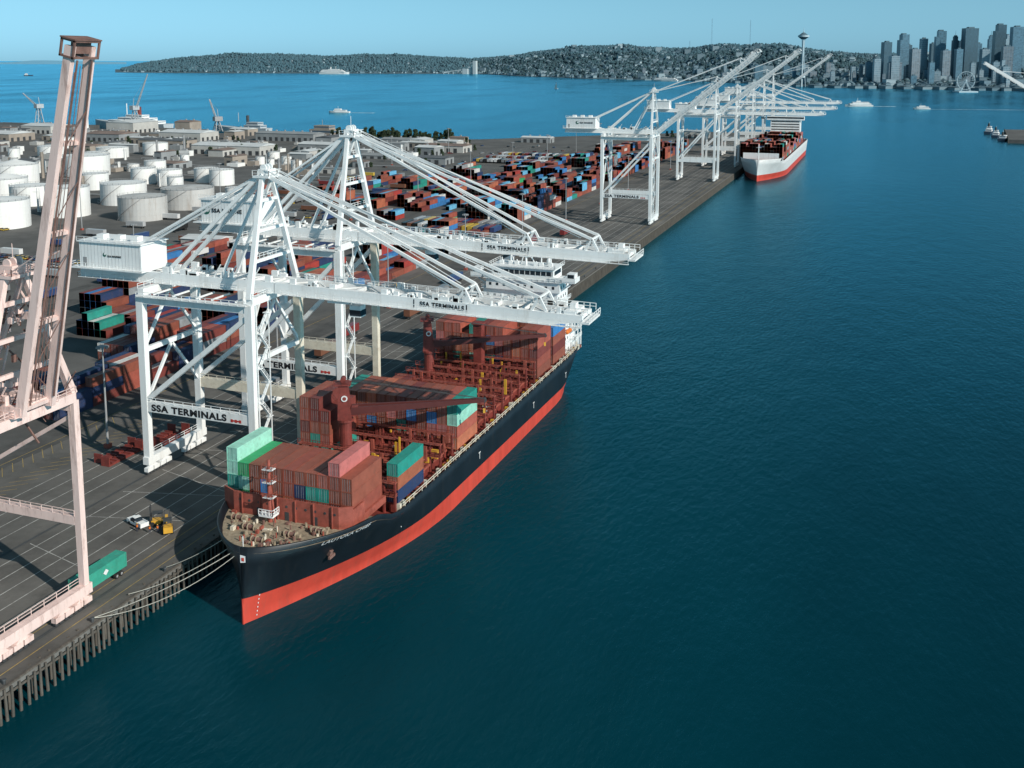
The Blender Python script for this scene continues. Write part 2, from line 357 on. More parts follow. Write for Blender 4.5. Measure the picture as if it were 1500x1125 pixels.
q=MB(); yy=sy(147.5); q.cyl((0,yy,13),(0,yy,15.4),.08,n=6); q.make('bow_flagstaff',[WHITE],ship)
q=MB(); q.add([(0.05,yy-1.1,10.9),(1.0,yy-.9,11.0),(1.0,yy-.9,12.2),(.05,yy-1.1,12.4)],[(0,1,2,3)]); q.add([(0.35,yy-1.12,11.3),(.8,yy-1.02,11.2),(.8,yy-1.02,11.9),(.3,yy-1.12,11.9)],[(0,1,2,3)],1)
q.make('bow_emblem',[WLET,HULLR],ship)
q=MB(); ya=sy(162.0); wz0,wz1=11.8,16.4
segs=[(-15.1,ya+1.4),(-12,ya),(11.2,ya),(13.6,ya+1.4)]
for a,c in zip(segs,segs[1:]): q.beam((a[0],a[1],(wz0+wz1)/2),(c[0],c[1],(wz0+wz1)/2),.3,wz1-wz0)
for i in range(12):
    x=-12.6+i*2.1
    if abs(x)<11:
        q.cyl((x,ya-.22,14.9),(x,ya-.16,14.9),.26,n=12,m=1)
        if i%3==0: q.box(x-.45,ya-.2,12.1,x+.45,ya-.16,13.8,1)
for i in range(6): q.beam((-10+i*4,ya-.3,12),(-10+i*4,ya-.3,16.4),.2,.25)
q.box(-15.1,ya+1.5,11.6,13.5,ya+15,13.0); q.box(13.3,ya+1.4,11.8,13.6,ya+6,15.6)
q.make('breakwater_wall',[REDL,DARK],ship)
q=MB(); mx_,my=-2.8,sy(160.4)
q.cyl((mx_,my,12),(mx_,my,24.5),.5,.3,10); q.cyl((mx_+1.1,my,12),(mx_+.2,my,20),.18,n=6)
for z in(17,20,22.6): q.box(mx_-1.1,my-.8,z,mx_+1.1,my+.8,z+.12,1); q.rail((mx_-1.1,my-.8,z),(mx_+1.1,my-.8,z),1,1); q.rail((mx_+1.1,my-.8,z),(mx_+1.1,my+.8,z),1,1)
q.box(mx_-1.5,my-1.6,13.6,mx_+1.6,my+.6,14.0,1); q.rail((mx_-1.5,my-1.6,14),(mx_+1.6,my-1.6,14),1.1,.7,.12,1); q.rail((mx_+1.6,my-1.6,14),(mx_+1.6,my+.6,14),1.1,.7,.12,1)
q.beam((mx_-1.8,my,21.5),(mx_+1.8,my,21.5),.12); q.make('foremast',[REDL,WHITE],ship)
q=MB()
for ya_ in(178.5,191.5,201,214,228,240,252,265.5,279):
    ln=12 if ya_ not in(191.5,) else 8.5
    q.box(-12.4,sy(ya_),8.3,12.4,sy(ya_+ln),10.4); q.box(-12.8,sy(ya_)+.2,10.4,12.8,sy(ya_+ln)-.2,10.9,1)
    for i in range(7): q.box(-12.2+i*4.1,sy(ya_)+1,10.9,-11.9+i*4.1,sy(ya_+ln)-1,11.15)
q.make('hatch_cover',[RED,REDL],ship)
def lash(y,top):
    q=MB(); y=sy(y)
    for i in range(13):
        x=-15+i*2.5; q.box(x-.2,y-.25,8.4,x+.2,y+.25,top)
        if i<12 and i%2==0: q.beam((x,y,10.5),(x+2.5,y,top-3),.16); q.beam((x+2.5,y,10.5),(x,y,top-3),.16)
    for z in(12.6,top-2.4,top):
        q.box(-15.3,y-.6,z-.12,15.3,y+.6,z+.06,1); q.rail((-15.3,y-.6,z),(15.3,y-.6,z),1.1,1.25,.09,0)
    for i in range(10):
        x=U(-14,14); q.box(x,y-.95,top-U(1,5),x+U(.3,.9),y-.62,top-U(-.8,.8),random.choice((0,1,1,2)))
    q.make('lashing_bridge',[RED,REDL,YEL],ship)
for y in(178.1,191.1,200.4,207,213.3): lash(y,15.4)
for y in(227.2,233.6,239.6,246,252,258,264.9,278.7): lash(y,16.2)
for y0_,y1_ in((179.5,207),(228,264)):
    for i in range(40):
        q=MB(); x=U(-12,12); y=U(y0_,y1_); mi=random.randrange(4); q.box(x,sy(y),10.95,x+U(.4,2.4),sy(y)+U(.4,2.),11.2+U(0,1.6),mi); q.make('hatch_fitting',[RED,REDL,YEL,GREY],ship)
JR=mat('jib_dark_red',(.095,.022,.02),.55)
def deckcrane(x,y,tipx,tipy,dark=True,top=30):
    ps=Vector((x-SX,sy(y),0)); q=MB()
    q.cyl((ps.x,ps.y,8.5),(ps.x,ps.y,20),1.5,1.35,16); q.cyl((ps.x,ps.y,20),(ps.x,ps.y,20.6),1.8,n=16)
    q.make('crane_pedestal',[RED],ship,smooth=False)
    d=(Vector((tipx-x,tipy-y,0))).normalized(); n=Vector((-d.y,d.x,0))
    q=MB(); Mx=Matrix.Translation(ps)@Matrix(((d.x,n.x,0,0),(d.y,n.y,0,0),(0,0,1,0),(0,0,0,1)))
    q.add([(-1.6,-1.5,20.6),(1.6,-1.5,20.6),(1.6,1.5,20.6),(-1.6,1.5,20.6),(-1.4,-1.3,top-1.5),(.6,-1.3,top-1.5),(.6,1.3,top-1.5),(-1.4,1.3,top-1.5)],[(0,3,2,1),(4,5,6,7),(0,1,5,4),(1,2,6,5),(2,3,7,6),(3,0,4,7)])
    q.box(-2.2,-1.7,top-1.5,1.4,1.7,top-1.2); q.rail((-2.2,-1.7,top-1.2),(1.4,-1.7,top-1.2),1.1,1.2,.08); q.cyl((-.3,-1,top-.4),(-.3,1,top-.4),.6,n=12)
    q.cyl((.0,-1.60,25.6),(.0,-1.44,25.6),.7,n=20,m=2); q.cyl((.0,-1.64,25.6),(.0,-1.59,25.6),.42,n=20,m=0)
    q.box(1.5,-1.2,21.4,2.9,.2,23.6,0); q.box(1.7,-1.25,22.3,2.95,.1,23.4,1)
    q.xf(Mx).make('crane_house',[RED,GLASS,WLET],ship)
    L=(Vector((tipx-x,tipy-y,0))).length
    q=MB()
    for s_ in(-1,1): q.beam((1.4,s_*1.1,22.6),(L,s_*.35,24.2),.45,1.7,0,.3,.8)
    for i in range(7):
        t=i/6; xx=1.6+(L-2)*t; wy=1.1-.75*t; q.beam((xx,-wy,22.6+1.6*t),(xx,wy,22.6+1.6*t),.2,.5)
    q.cyl((L,-.5,24.2),(L,.5,24.2),.5,n=10,m=1)
    for s_ in(-.4,.4): q.cyl((-.3,s_,top-.3),(L,s_*.6,24.5),.06,n=4,m=1)
    q.box(L-.3,-.25,21.2,L+.2,.25,22.2,2); q.cyl((L,0,22.2),(L,0,24.2),.05,n=4,m=1)
    q.xf(Mx).make('crane_jib',[JR,DARK,YEL],ship)
deckcrane(-111.5,195.5,-83,208); deckcrane(-117,252,-87.5,265,top=30.5)
q=MB(); q.box(-1.2,sy(259.5),9,1.2,sy(262),27); q.box(-1.6,sy(259),27,1.6,sy(262.4),27.4); q.make('ventilation_tower',[RED],ship)
# superstructure
q=MB()
def dkbox(x0,y0,z0,x1,y1,z1,win=True,rails=True):
    q.box(x0,y0,z0,x1,y1,z1,0); q.box(x0-.7,y0-.7,z1,x1+.7,y1+.7,z1+.15,0)
    if rails:
        for a,c in(((x0-.7,y0-.7),(x1+.7,y0-.7)),((x1+.7,y0-.7),(x1+.7,y1+.7)),((x0-.7,y0-.7),(x0-.7,y1+.7))): q.rail((*a,z1+.15),(*c,z1+.15),1.1,1.8,.1)
    if win:
        n=int((x1-x0)/2.2)
        for i in range(n): xx=x0+1+i*(x1-x0-1.2)/n; q.box(xx,y0-.03,z0+1.1,xx+.8,y0+.02,z0+2.,1)
        n=int((y1-y0)/2.4)
        for i in range(n): yy=y0+1+i*(y1-y0-1.2)/n; q.box(x1-.02,yy,z0+1.1,x1+.03,yy+.8,z0+2.,1)
BX=1.6
for i in range(6): dkbox(-12.6+.2*i,sy(293.5),8.6+i*3.5,13.6-.2*i,sy(304),12.0+i*3.5)
dkbox(BX-12,sy(292.5),29.7,BX+12,sy(302),33.0,True)
q.box(BX-17,sy(292.0),33.2,BX+17,sy(297),33.6); q.box(BX-17,sy(291.9),33.6,BX-9,sy(292.1),34.7); q.box(BX+9,sy(291.9),33.6,BX+17,sy(292.1),34.7)
q.box(BX+16.8,sy(292),33.6,BX+17,sy(297),34.7)
for s_ in(-1,1):
    q.beam((BX+s_*12,sy(294),30.4),(BX+s_*16,sy(294),33.2),.4)
    x0,x1=sorted((BX+s_*14.2,BX+s_*16.6)); q.box(x0,sy(292.9),33.6,x1,sy(296),36.); q.box(x0+.2,sy(292.84),34.6,x1-.2,sy(292.95),35.7,1)
dkbox(BX-10,sy(292.4),33.6,BX+10,sy(301),37.0,False); q.box(BX-9.7,sy(292.35),34.9,BX+9.7,sy(292.42),36.2,1); q.box(BX+9.98,sy(293.5),34.9,BX+10.04,sy(300),36.2,1)
for i in range(12): q.box(BX-9.6+i*1.72,sy(292.3),34.8,BX-9.45+i*1.72,sy(292.38),36.3)
q.make('superstructure',[WHITE,GLASS],ship)
q=MB(); x,h=BX,45.5; q.cyl((x,sy(296),37.1),(x,sy(296),h),.4,.18,8)
q.beam((x-3,sy(296),41.8),(x+3,sy(296),41.8),.3); q.beam((x-2.2,sy(295.8),40.1),(x+2.2,sy(295.8),40.1),.5,.7); q.beam((x-1.5,sy(295.9),43.4),(x+1.5,sy(295.9),43.4),.4,.6)
q.beam((x-2.4,sy(298),37.1),(x,sy(296),42.8),.28); q.beam((x+2.4,sy(298),37.1),(x,sy(296),42.8),.28)
q.make('radar_mast',[WHITE],ship)
for x,h in((-5,40.8),(5,41.3),(-8,39.2),(8,39.8),(-3,38.8),(3.3,38.5)): x+=BX; q=MB(); q.cyl((x,sy(296),37.1),(x,sy(296),h),.24,.18,8); q.box(x-.6,sy(295.4),37.1,x+.6,sy(296.4),38.3); q.make('antenna',[WHITE],ship)
for x in(-6,6.5): x+=BX; q=MB(); q.cyl((x,sy(299),37.1),(x,sy(299),38.6),.8,.8,12); q.cyl((x,sy(299),38.6),(x,sy(299),39.4),.8,.2,12); q.make('antenna_dome',[WHITE],ship)
q=MB(); q.box(-4,sy(304.5),20,4,sy(310),35); q.box(-4.05,sy(304.4),30,4.05,sy(310.05),32,1)
for x in(-2,0,2): q.cyl((x,sy(307),35),(x,sy(307),36.8),.5,n=10,m=2)
q.make('funnel',[WHITE,RED,DARK],ship)
q=MB(); q.box(-14,sy(304.5),8.6,14,sy(313),12); 
for z in(12,15,18): q.box(8,sy(304.8),z,15,sy(312),z+.2); q.rail((15,sy(304.8),z+.2),(15,sy(312),z+.2),1.1,1.5,.12); q.rail((8,sy(304.8),z+.2),(15,sy(304.8),z+.2),1.1,1.5,.12)
for yy in(305,308.5,312): q.box(14.6,sy(yy)-.15,9,14.9,sy(yy)+.15,18)
q.box(9,sy(306),12.2,13,sy(311),15); q.cyl((12,sy(311),12),(12,sy(311),22),.25,n=8); q.beam((12,sy(311),21),(15.5,sy(306),22),.25)
q.make('aft_deckhouse',[WHITE],ship)
for sgn in(1,-1):
    q=MB(); x=sgn*14.4
    q.cyl((x,sy(298),16.4),(x,sy(301),16.4),.7,n=12); q.cyl((x,sy(297.2),16.7),(x,sy(298),16.4),.2,.7,12); q.cyl((x,sy(301),16.4),(x,sy(301.8),16.7),.7,.2,12)
    q.make('lifeboat',[ORG],ship)
def bay(y0,base,heights,cx=SX,pitch=2.55,cols=None,ws=SHIPW):
    n=len(heights)
    for i,h in enumerate(heights):
        x=cx+(i-(n-1)/2)*pitch
        for t in range(h):
            c=(cols or {}).get((i,t)) or pick(ws)
            cont(x,y0+6.1,base+t*2.77,c)
cm={(0,0):'mint',(0,1):'teal',(0,2):'mint',(0,3):'mint',(1,0):'green',(1,1):'mint',(1,2):'green',(9,3):'pinkish_red',(10,2):'brown',(10,1):'brown',(10,0):'redbrown',(9,2):'redbrown',(6,1):'navy',(7,2):'brown',(8,1):'teal',(8,0):'redbrown',(7,1):'teal',(4,2):'brown',(5,2):'redbrown',(3,1):'blue',(4,0):'brown',(3,0):'redbrown',(3,2):'brown',(2,2):'brown'}
bay(164.0,13.1,[4,3,3,3,3,3,3,3,3,4,3],cx=SX-.9,cols=cm)
for t,c in enumerate(('navy','orange_brown','teal')): cont(SX+14.2,184.7,10.9+t*2.77,c)
for t,c in enumerate(('brown',)): cont(SX+11.5,184.7,11.2+t*2.77,c)
bay(193.8,11.2,[5,5,4],cx=-118.4,cols={(0,0):'brown',(0,3):'redbrown',(1,1):'teal',(2,0):'teal',(0,1):'brown',(1,0):'teal'})
bay(208.8,11.2,[4]*12,cols={(11,3):'teal',(11,2):'mint',(10,3):'redbrown',(9,3):'brown',(11,1):'redbrown',(10,2):'brown',(7,2):'blue',(9,2):'blue',(8,2):'brown'},pitch=2.6)
bay(266,11.2,[5,5,5,4,5,5,5,5,4,4,5,5],cols={(2,1):'teal',(4,1):'mint',(11,3):'redbrown',(3,0):'teal',(8,0):'teal',(4,4):'teal',(6,3):'blue',(11,4):'redbrown',(10,4):'brown'},pitch=2.6)
bay(280.4,11.2,[0,0,3,5,5,5,5,5,5,5,4,4],pitch=2.6)
bay(229,11.2,[2,2,1,0,0,0,0,0,0,0,0,0])
for y in(179,184,190.5,209.2,214.5,220.6,266.4,272,278,281,286,292):
    for s_ in(-1,1):
        q=MB(); q.box(s_*14-.9,sy(y),8.4,s_*14+.9,sy(y)+.3,10.88); q.make('container_stanchion',[RED],ship)
def rope(p,qq,sag,label='pale mooring rope from the ship bow to the wharf'):
    m=MB(); p=Vector(p);qq=Vector(qq); pr=p
    for i in range(1,17):
        t=i/16; c=p.lerp(qq,t); c.z-=sag*4*t*(1-t); m.cyl(pr,c,.06,n=5); pr=c
    tag(m.make('mooring_rope',[ROPE]),label,'rope','mooring ropes')
rope((-107.3,148.6,12.4),(QX-1.2,131,4.7),1.0); rope((-106.3,147.8,12.4),(QX-1.2,131,4.7),2.4); rope((-112,152.5,12.4),(QX-1.2,150,4.7),.6); rope((-109,150,12.4),(QX-1.2,140,4.5),1.2)
# ---------------------------------------------------------------- ship 2 (far)
SX2,SY2=-103.5,1040
S2=dict(y0=878-1040,y1=1185-1040,B=18.5,fc0=24,fc1=36,zf=17.0,zd=14,Lw=75,Ld=34,zr=4.2,zs=3.6)
sh2=empty('container_ship',(SX2,SY2,0),'pale grey container ship with red waterline loaded with containers','ship')
b2,zt2,dk2=make_hull(S2,sh2,[HULLG,HULLR]); dk2(S2['y0'],S2['y1'],'main_deck',RED)
q=MB(); q.box(-15,70,14,15,84,40); q.box(-19,69,38,19,75,42); q.box(-18.6,68.9,39.6,18.6,69.1,41.2,1); q.cyl((0,76,42),(0,76,50),.5,n=8); q.box(-5,92,14,5,102,40)
for i in range(8): q.box(-14,69.9,17+i*2.7,14,70.05,18+i*2.7,1)
q.make('superstructure',[WHITE,GLASS],sh2)
q=MB(); q.cyl((0,-155,16),(0,-155,30),.5,.3,8); q.beam((-2,-155,27),(2,-155,27),.3); q.box(-15,-138,14,15,-137.5,21); q.make('foremast',[WHITE],sh2)
yy=903
while yy<1130:
    hh=random.choice([3,4,5,5,6])
    if not(1105<yy<1128):
        for i in range(14):
            for t in range(max(1,hh-(1 if R()<.3 else 0))): scont(SX2+(i-6.5)*2.55,yy+6.1,15+t*2.77,pick({'brown':20,'redbrown':22,'orange_brown':16,'white':10,'pinkish_red':14,'grey':5,'teal':3,'blue':4}))
    yy+=14.2
# ---------------------------------------------------------------- ship-to-shore cranes
def sts(Y,zg=50,M=WHITE,boom=77,ang=0,apex=26,back=-57,half=9.8,label='',pair=3.0,gd=2.5,far_=False,M2=None,house=True,stays=(.64,.87),apexx=-1.,logo=1.,lpos=9.3,gw=.55,tip=None,lx=-29.2):
    c=empty('gantry_crane',(-130,Y,4),label,'crane','ship-to-shore cranes on the wharf'); z=zg-4; M2=M2 or M; wm=M is WHITE; tip=tip or pair; down=abs(ang)<.2
    for x in(0,lx):
        for s_ in(-1,1):
            q=MB(); k_=1 if wm else .78; q.beam((x,s_*half,3.6),(x,s_*half,z),1.6*k_,1.45*k_,0,1.8*k_,1.6*k_); q.make('leg',[M2 if x==0 and wm and s_>0 else M],c)
            q=MB(); yc=s_*(half-3.1)
            for k in range(4):
                yy=yc+(k-1.5)*2.2; q.box(x-.55,yy-.95,.75,x+.55,yy+.95,1.7)
                for w_ in(-.5,.5): q.cyl((x-.25,yy+w_,.45),(x+.25,yy+w_,.45),.42,n=10,m=1)
            for k in(-1,1):
                y_=yc+k*2.2; q.add([(x-.45,y_-1.5,1.7),(x+.45,y_-1.5,1.7),(x+.45,y_+1.5,1.7),(x-.45,y_+1.5,1.7),(x-.4,y_-.6,2.5),(x+.4,y_-.6,2.5),(x+.4,y_+.6,2.5),(x-.4,y_+.6,2.5)],[(4,5,6,7),(0,1,5,4),(1,2,6,5),(2,3,7,6),(3,0,4,7)])
            q.make('bogie',[M,DARK],c)
        q=MB(); q.box(x-.8,-half-1.1,2.5,x+.8,half+1.1,4.3); q.rail((x-.8,-half,4.3),(x-.8,half,4.3),1.1,2.5); q.make('sill_beam',[M],c)
    for s_ in(-1,1):
        q=MB(); zt_=17.7 if wm else 17.0; q.box(lx+.75,s_*half-.6,15.4,-.75,s_*half+.6,zt_); q.rail((lx+.7,s_*half-.6,zt_),(-.7,s_*half-.6,zt_),1.1,2.4,.09); q.make('portal_beam',[M2 if s_>0 and wm else M],c)
    q=MB()
    for s_ in(-1,1):
        if wm: q.beam((lx+.5,s_*half,18),(-.8,s_*half,z-3),1.05,1.05)
        q.beam((lx,s_*half,z-.9),(0,s_*half,z-.9),1.3,1.8)
    if not wm: q.beam((lx+.5,-half,6),(-.8,-half,z-3),.7); q.beam((lx+.5,half,18),(-.8,half,z-3),.7)
    for x in(0,lx):
        q.box(x-.8,-half,z-.2,x+.8,half,z+1.5)
        if wm:
            q.beam((x,-half,z-13),(x,half,z-13),.9,1.1); q.beam((x,-half,z-13),(x,0,z-.6),.6); q.beam((x,half,z-13),(x,0,z-.6),.6)
            if x: q.beam((x,-half,17),(x,0,z-13.5),.6); q.beam((x,half,17),(x,0,z-13.5),.6)
    q.make('frame_brace',[M],c)
    q=MB(); zb=z+1.5
    for s_ in(-1,1): q.box(back,s_*pair-.5,zb,2.2,s_*pair+.5,zb+gd)
    n=10
    for i in range(n+1):
        x=back+1+(1.2-back-1)*i/n; q.beam((x,-pair,zb+gd-.4),(x,pair,zb+gd-.4),.5,.6)
        if i<n and not far_:
            x2=back+1+(1.2-back-1)*(i+1)/n; q.beam((x,-pair,zb+gd-.3),(x2,pair,zb+gd-.3),.25)
    if not far_:
        for i in range(22):
            x=U(-30,1); s_=random.choice((-1,1)); q.box(x,s_*pair-.4,zb+gd,x+U(.5,2.4),s_*pair+.4,zb+gd+U(.3,1.8))
        for i in range(5):
            x=-26+i*5.5+U(-1,1); q.box(x-.1,-half,z+.2,x+.1,-pair,z+.6); q.beam((x,-pair,zb+gd),(x+2,-pair,zb+gd+3),.2)
    q.make('main_girder',[M],c)
    q=MB()
    for s_ in(-1,1):
        q.box(back,s_*(pair+1.05)-.5,zb+.1,2,s_*(pair+1.05)+.5,zb+.2,0); q.rail((back,s_*(pair+1.5),zb+.2),(2,s_*(pair+1.5),zb+.2),1.1,2.2,.1)
    q.rail((back,-pair-1.5,zb+.2),(back,pair+1.5,zb+.2),1.1,2,.1)
    q.box(lx,-half-1.6,z-.1,0,-half-.7,z); q.rail((lx,-half-1.6,z),(0,-half-1.6,z),1.1,2.0,.11); q.rail((lx-.8,-half,z+1.5),(lx-.8,half,z+1.5),1.1,2.,.1); q.rail((.8,-half,z+1.5),(.8,half,z+1.5),1.1,2.,.1)
    q.make('railing',[M],c)
    q=MB(); L=boom
    if wm:
        for s_ in(-1,1):
            q.box(0,s_*pair-gw,0,L*.9,s_*pair+gw,gd); q.add([(L*.9,s_*pair-gw,0),(L,s_*pair-gw*.9,gd*.45),(L,s_*pair+gw*.9,gd*.45),(L*.9,s_*pair+gw,0),(L*.9,s_*pair-gw,gd),(L,s_*pair-gw*.9,gd),(L,s_*pair+gw*.9,gd),(L*.9,s_*pair+gw,gd)],[(0,3,2,1),(4,5,6,7),(0,1,5,4),(1,2,6,5),(2,3,7,6)])
    else:
        for s_ in(-1,1): q.beam((0,s_*pair,gd/2),(L,s_*tip,gd/2),gw*2,gd,0,gw*1.9,gd*.9)
    n=int(L/6) if wm else 4
    for i in range(n+1):
        x=.8+(L-1.4)*i/n; pr=pair+(tip-pair)*i/n; q.beam((x,-pr,gd-.5),(x,pr,gd-.5),.6,.9)
        if i<n and wm: x2=.8+(L-1.4)*(i+1)/n; q.beam((x,-pair*(-1)**i,gd-.4),(x2,pair*(-1)**i,gd-.4),.28)
    if wm:
        for t in stays:
            for s_ in(-1,1): q.beam((L*t-1.6,s_*pair,gd),(L*t,s_*pair,gd+2.8),.5); q.beam((L*t+1.6,s_*pair,gd),(L*t,s_*pair,gd+2.8),.5)
            q.beam((L*t,-pair,gd+2.8),(L*t,pair,gd+2.8),.4)
        q.box(L-.2,-pair-1.2,gd*.4,L+1.6,pair+1.2,gd*.55)
        for s_ in(-1,1):
            q.box(2,s_*(pair+1.05)-.45,.1,L,s_*(pair+1.05)+.45,.2); q.rail((2,s_*(pair+1.5),.2),(L,s_*(pair+1.5),.2),1.1,2.2,.1)
        q.rail((L+1.6,-pair-1.2,gd*.55),(L+1.6,pair+1.2,gd*.55),1.3,1.2,.12)
        q.rail((L-8,-pair,gd),(L+1,-pair,gd),1.3,1.2,.12); q.rail((L-8,pair,gd),(L+1,pair,gd),1.3,1.2,.12)
        q.rail((2,pair+.5,gd),(L*.9,pair+.5,gd),1.1,2.4,.1); q.rail((2,pair-.5,gd),(L*.9,pair-.5,gd),1.1,2.4,.1)
        q.box(L-4,-pair-.2,gd+.02,L-1.5,pair+.2,gd+.6); q.box(L-3.4,-1,gd+.6,L-2.2,1,gd+1.8)
    if not far_ and wm:
        for i in range(50):
            x=U(3,L-5); s_=random.choice((-1,1)); q.box(x,s_*pair-.3,gd,x+U(.3,1.6),s_*pair+.3,gd+U(.3,1.4))
    Bm=Matrix.Translation((2.4,0,zb))@Matrix.Rotation(-ang,4,'Y')
    q.xf(Bm).make('boom',[M],c)
    if not far_ and wm and down:
        X0=L*.50
        text('SSA TERMINALS',1.35,10.2,BLACK,Bm@Vector((X0,-pair-gw-.05,.95)),(math.pi/2,-ang,0),c)
        for xx in(X0-1.5,X0+10.6):
            q=MB(); q.box(xx,-pair-gw-.035,.4,xx+.25,-pair-gw-.02,2.2); q.xf(Bm).make('boom_marking',[BLACK],c)
    if down:
        q=MB(); tx=L*.22; zq=zb-abs(ang)*tx
        q.box(tx,-pair-.4,zq-.7,tx+5,pair+.4,zq-.25); q.box(tx+.6,-1.6,zq-1.2,tx+4.4,1.6,zq-.7); q.make('trolley',[M],c)
        q=MB(); q.box(tx+5.2,-2.8,zq-3.6,tx+7.8,-.4,zq-1.); q.box(tx+5.15,-2.85,zq-3.3,tx+7.9,-.35,zq-2.,1); q.beam((tx+5.6,-1.5,zq-1),(tx+4.6,-1.5,zq-.4),.3); q.make('operator_cab',[M,GLASS],c)
    A=Vector((apexx,0,z+apex)); q=MB()
    for s_ in(-1,1):
        q.beam((0,s_*half,z+1.2),A+Vector((0,s_*1.8,0)),1.2,1.2,0,.9,.9)
        q.beam((lx+2,s_*pair,zb+gd),A+Vector((-1,s_*1.6,0)),.8,.8)
        q.beam((-12,s_*pair,zb+gd),A+Vector((0,s_*1.7,-1)),.6,.6)
    for t in(.3,.55,.8):
        w_=half+(1.8-half)*t; q.beam((apexx*t,-w_,z+1.2+(apex-1.2)*t),(apexx*t,w_,z+1.2+(apex-1.2)*t),.6,.7)
        if wm: q.rail((apexx*t-.5,-w_,z+1.5+(apex-1.2)*t),(apexx*t-.5,w_,z+1.5+(apex-1.2)*t),1.1,1.5,.09)
    q.box(A.x-2,-2.6,A.z-.3,A.x+2.2,2.6,A.z+.2); q.box(A.x-1.2,-1.6,A.z+.2,A.x+1.4,1.6,A.z+1.6)
    for yy in(-1.2,0,1.2): q.cyl((A.x,yy-.15,A.z+1.9),(A.x,yy+.15,A.z+1.9),.8,n=12)
    for a_,b_ in(((-2,-2.6),(2.2,-2.6)),((-2,2.6),(2.2,2.6)),((2.2,-2.6),(2.2,2.6))): q.rail((A.x+a_[0],a_[1],A.z+.2),(A.x+b_[0],b_[1],A.z+.2),1.2,1.2,.1)
    q.cyl(A+Vector((0,0,1)),A+Vector((0,0,5)),.06,n=5)
    q.make('apex_frame',[M],c)
    q=MB()
    for s_ in(-1,1): q.beam(A+Vector((0,s_*1.8,.4)),(back+5,s_*pair,zb+gd),.5,.5); q.beam(A+Vector((0,s_*1.4,1)),(back+14,s_*pair*.5,zb+gd+5),.16,.16)
    q.make('backstay',[M],c)
    for t in stays:
        for s_ in(-1,1):
            e=Bm@Vector((L*t,s_*(pair+(tip-pair)*t),gd+(2.8 if wm else 0))); st=A+Vector((.8,s_*1.8,.4)); q=MB()
            if down: q.beam(st,e,.5,.6); q.beam(st+Vector((0,0,1.2)),e+Vector((-3,-s_*.8,0)),.14,.14)
            else: q.beam(st,e,.35 if wm else .2,.4 if wm else .2)
            q.make('forestay',[M],c)
    if house:
        q=MB(); q.box(back+1,-4.6,zb+gd+.3,back+19,4.6,zb+gd+6.3); q.box(back+.6,-5,zb+gd+6.3,back+19.4,5,zb+gd+6.6)
        q.rail((back+.6,-5,zb+gd+6.6),(back+19.4,-5,zb+gd+6.6),1.,2.2,.09); q.box(back-1,-5.8,zb+gd,back+20,5.8,zb+gd+.3)
        q.rail((back-1,-5.8,zb+gd+.3),(back+20,-5.8,zb+gd+.3),1.1,2.2,.09); q.rail((back-1,-5.8,zb+gd+.3),(back-1,5.8,zb+gd+.3),1.1,2.2,.09)
        for k in range(3): q.box(back+4+k*5,-2,zb+gd+6.6,back+6+k*5,0,zb+gd+7.8)
        if lpos>6: q.box(back+2,-4.64,zb+gd+.4,back+3.1,-4.6,zb+gd+2.6,1)
        for k in range(18): q.box(back+1.5+k,-4.63,zb+gd+.4,back+1.54+k,-4.6,zb+gd+6.2,2)
        q.make('machinery_house',[M,GREY,GREY],c)
        if not far_ and wm:
            text('SSA MARINE',1.25*logo,8.0*logo,BLACK,(back+lpos,-4.68,zb+gd+3.),(math.pi/2,0,0),c)
            q=MB(); k=logo; ex=back+lpos-.2-1.3*k; q.cyl((ex,-4.66,zb+gd+3.5),(ex,-4.62,zb+gd+3.5),1.0*k,n=20); q.cyl((ex+.3*k,-4.70,zb+gd+3.7),(ex+.3*k,-4.665,zb+gd+3.7),.55*k,n=16,m=1); q.make('company_emblem',[mat('emblem_green',(.02,.12,.09),.5),WHITE],c)
    if (not far_ or Y<700) and wm:
        text('SSA TERMINALS',2.1,20.5,BLACK,(lx+2.0,-half-.63,15.8),(math.pi/2,0,0),c,bold=.045)
        q=MB()
        for k in range(5): q.box(lx+23.6+k*.55,-half-.64,15.7+(k%2)*.2,lx+24.15+k*.55,-half-.61,16.4-(k%2)*.15)
        q.make('painted_emblem',[SRED],c)
        q=MB()
        x0=1.2; 
        for k in range(int((z-5)/4)):
            za=4.3+k*4; a,b_=(-half+1.2,-half+4.6) if k%2==0 else (-half+4.6,-half+1.2)
            q.beam((x0,a,za),(x0,b_,za+4),.7,.18); q.rail((x0+.4,a,za),(x0+.4,b_,za+4),1.,1.6,.07); q.box(x0-.6,b_-.6,za+3.9,x0+.6,b_+.6,za+4.05)
        q.box(x0-.1,-half+.5,4.3,x0+.1,-half+.7,z); q.box(x0-.1,-half+5.2,4.3,x0+.1,-half+5.4,z)
        q.make('staircase',[M],c)
    return c
sts(197,46.8,M2=CREAM,boom=71.5,ang=-.021,apex=27.5,back=-52,logo=.5,label='white gantry crane with lowered boom over the ship bow')
sts(236,52.2,boom=71.5,ang=-.018,M2=CREAM,apex=28.5,back=-46,logo=1.2,lpos=4.4,label='taller white gantry crane with lowered boom over midship')
sts(598,55.5,boom=73,ang=math.radians(39),back=-54,label='white gantry crane with raised boom beside open wharf')
sts(828,57,boom=76,ang=math.radians(38),far_=True,label='white gantry crane with raised boom ahead of grey ship')
sts(945,50,boom=72,ang=0,far_=True,label='white gantry crane with lowered boom over the grey ship bow')
sts(1060,50,boom=76,far_=True,label='white gantry crane with lowered boom over the grey ship')
sts(1150,52,boom=76,far_=True,label='white gantry crane with lowered boom near the grey ship stern')
sts(1240,57,boom=76,ang=math.radians(37),far_=True,label='white gantry crane with raised boom at the wharf end')
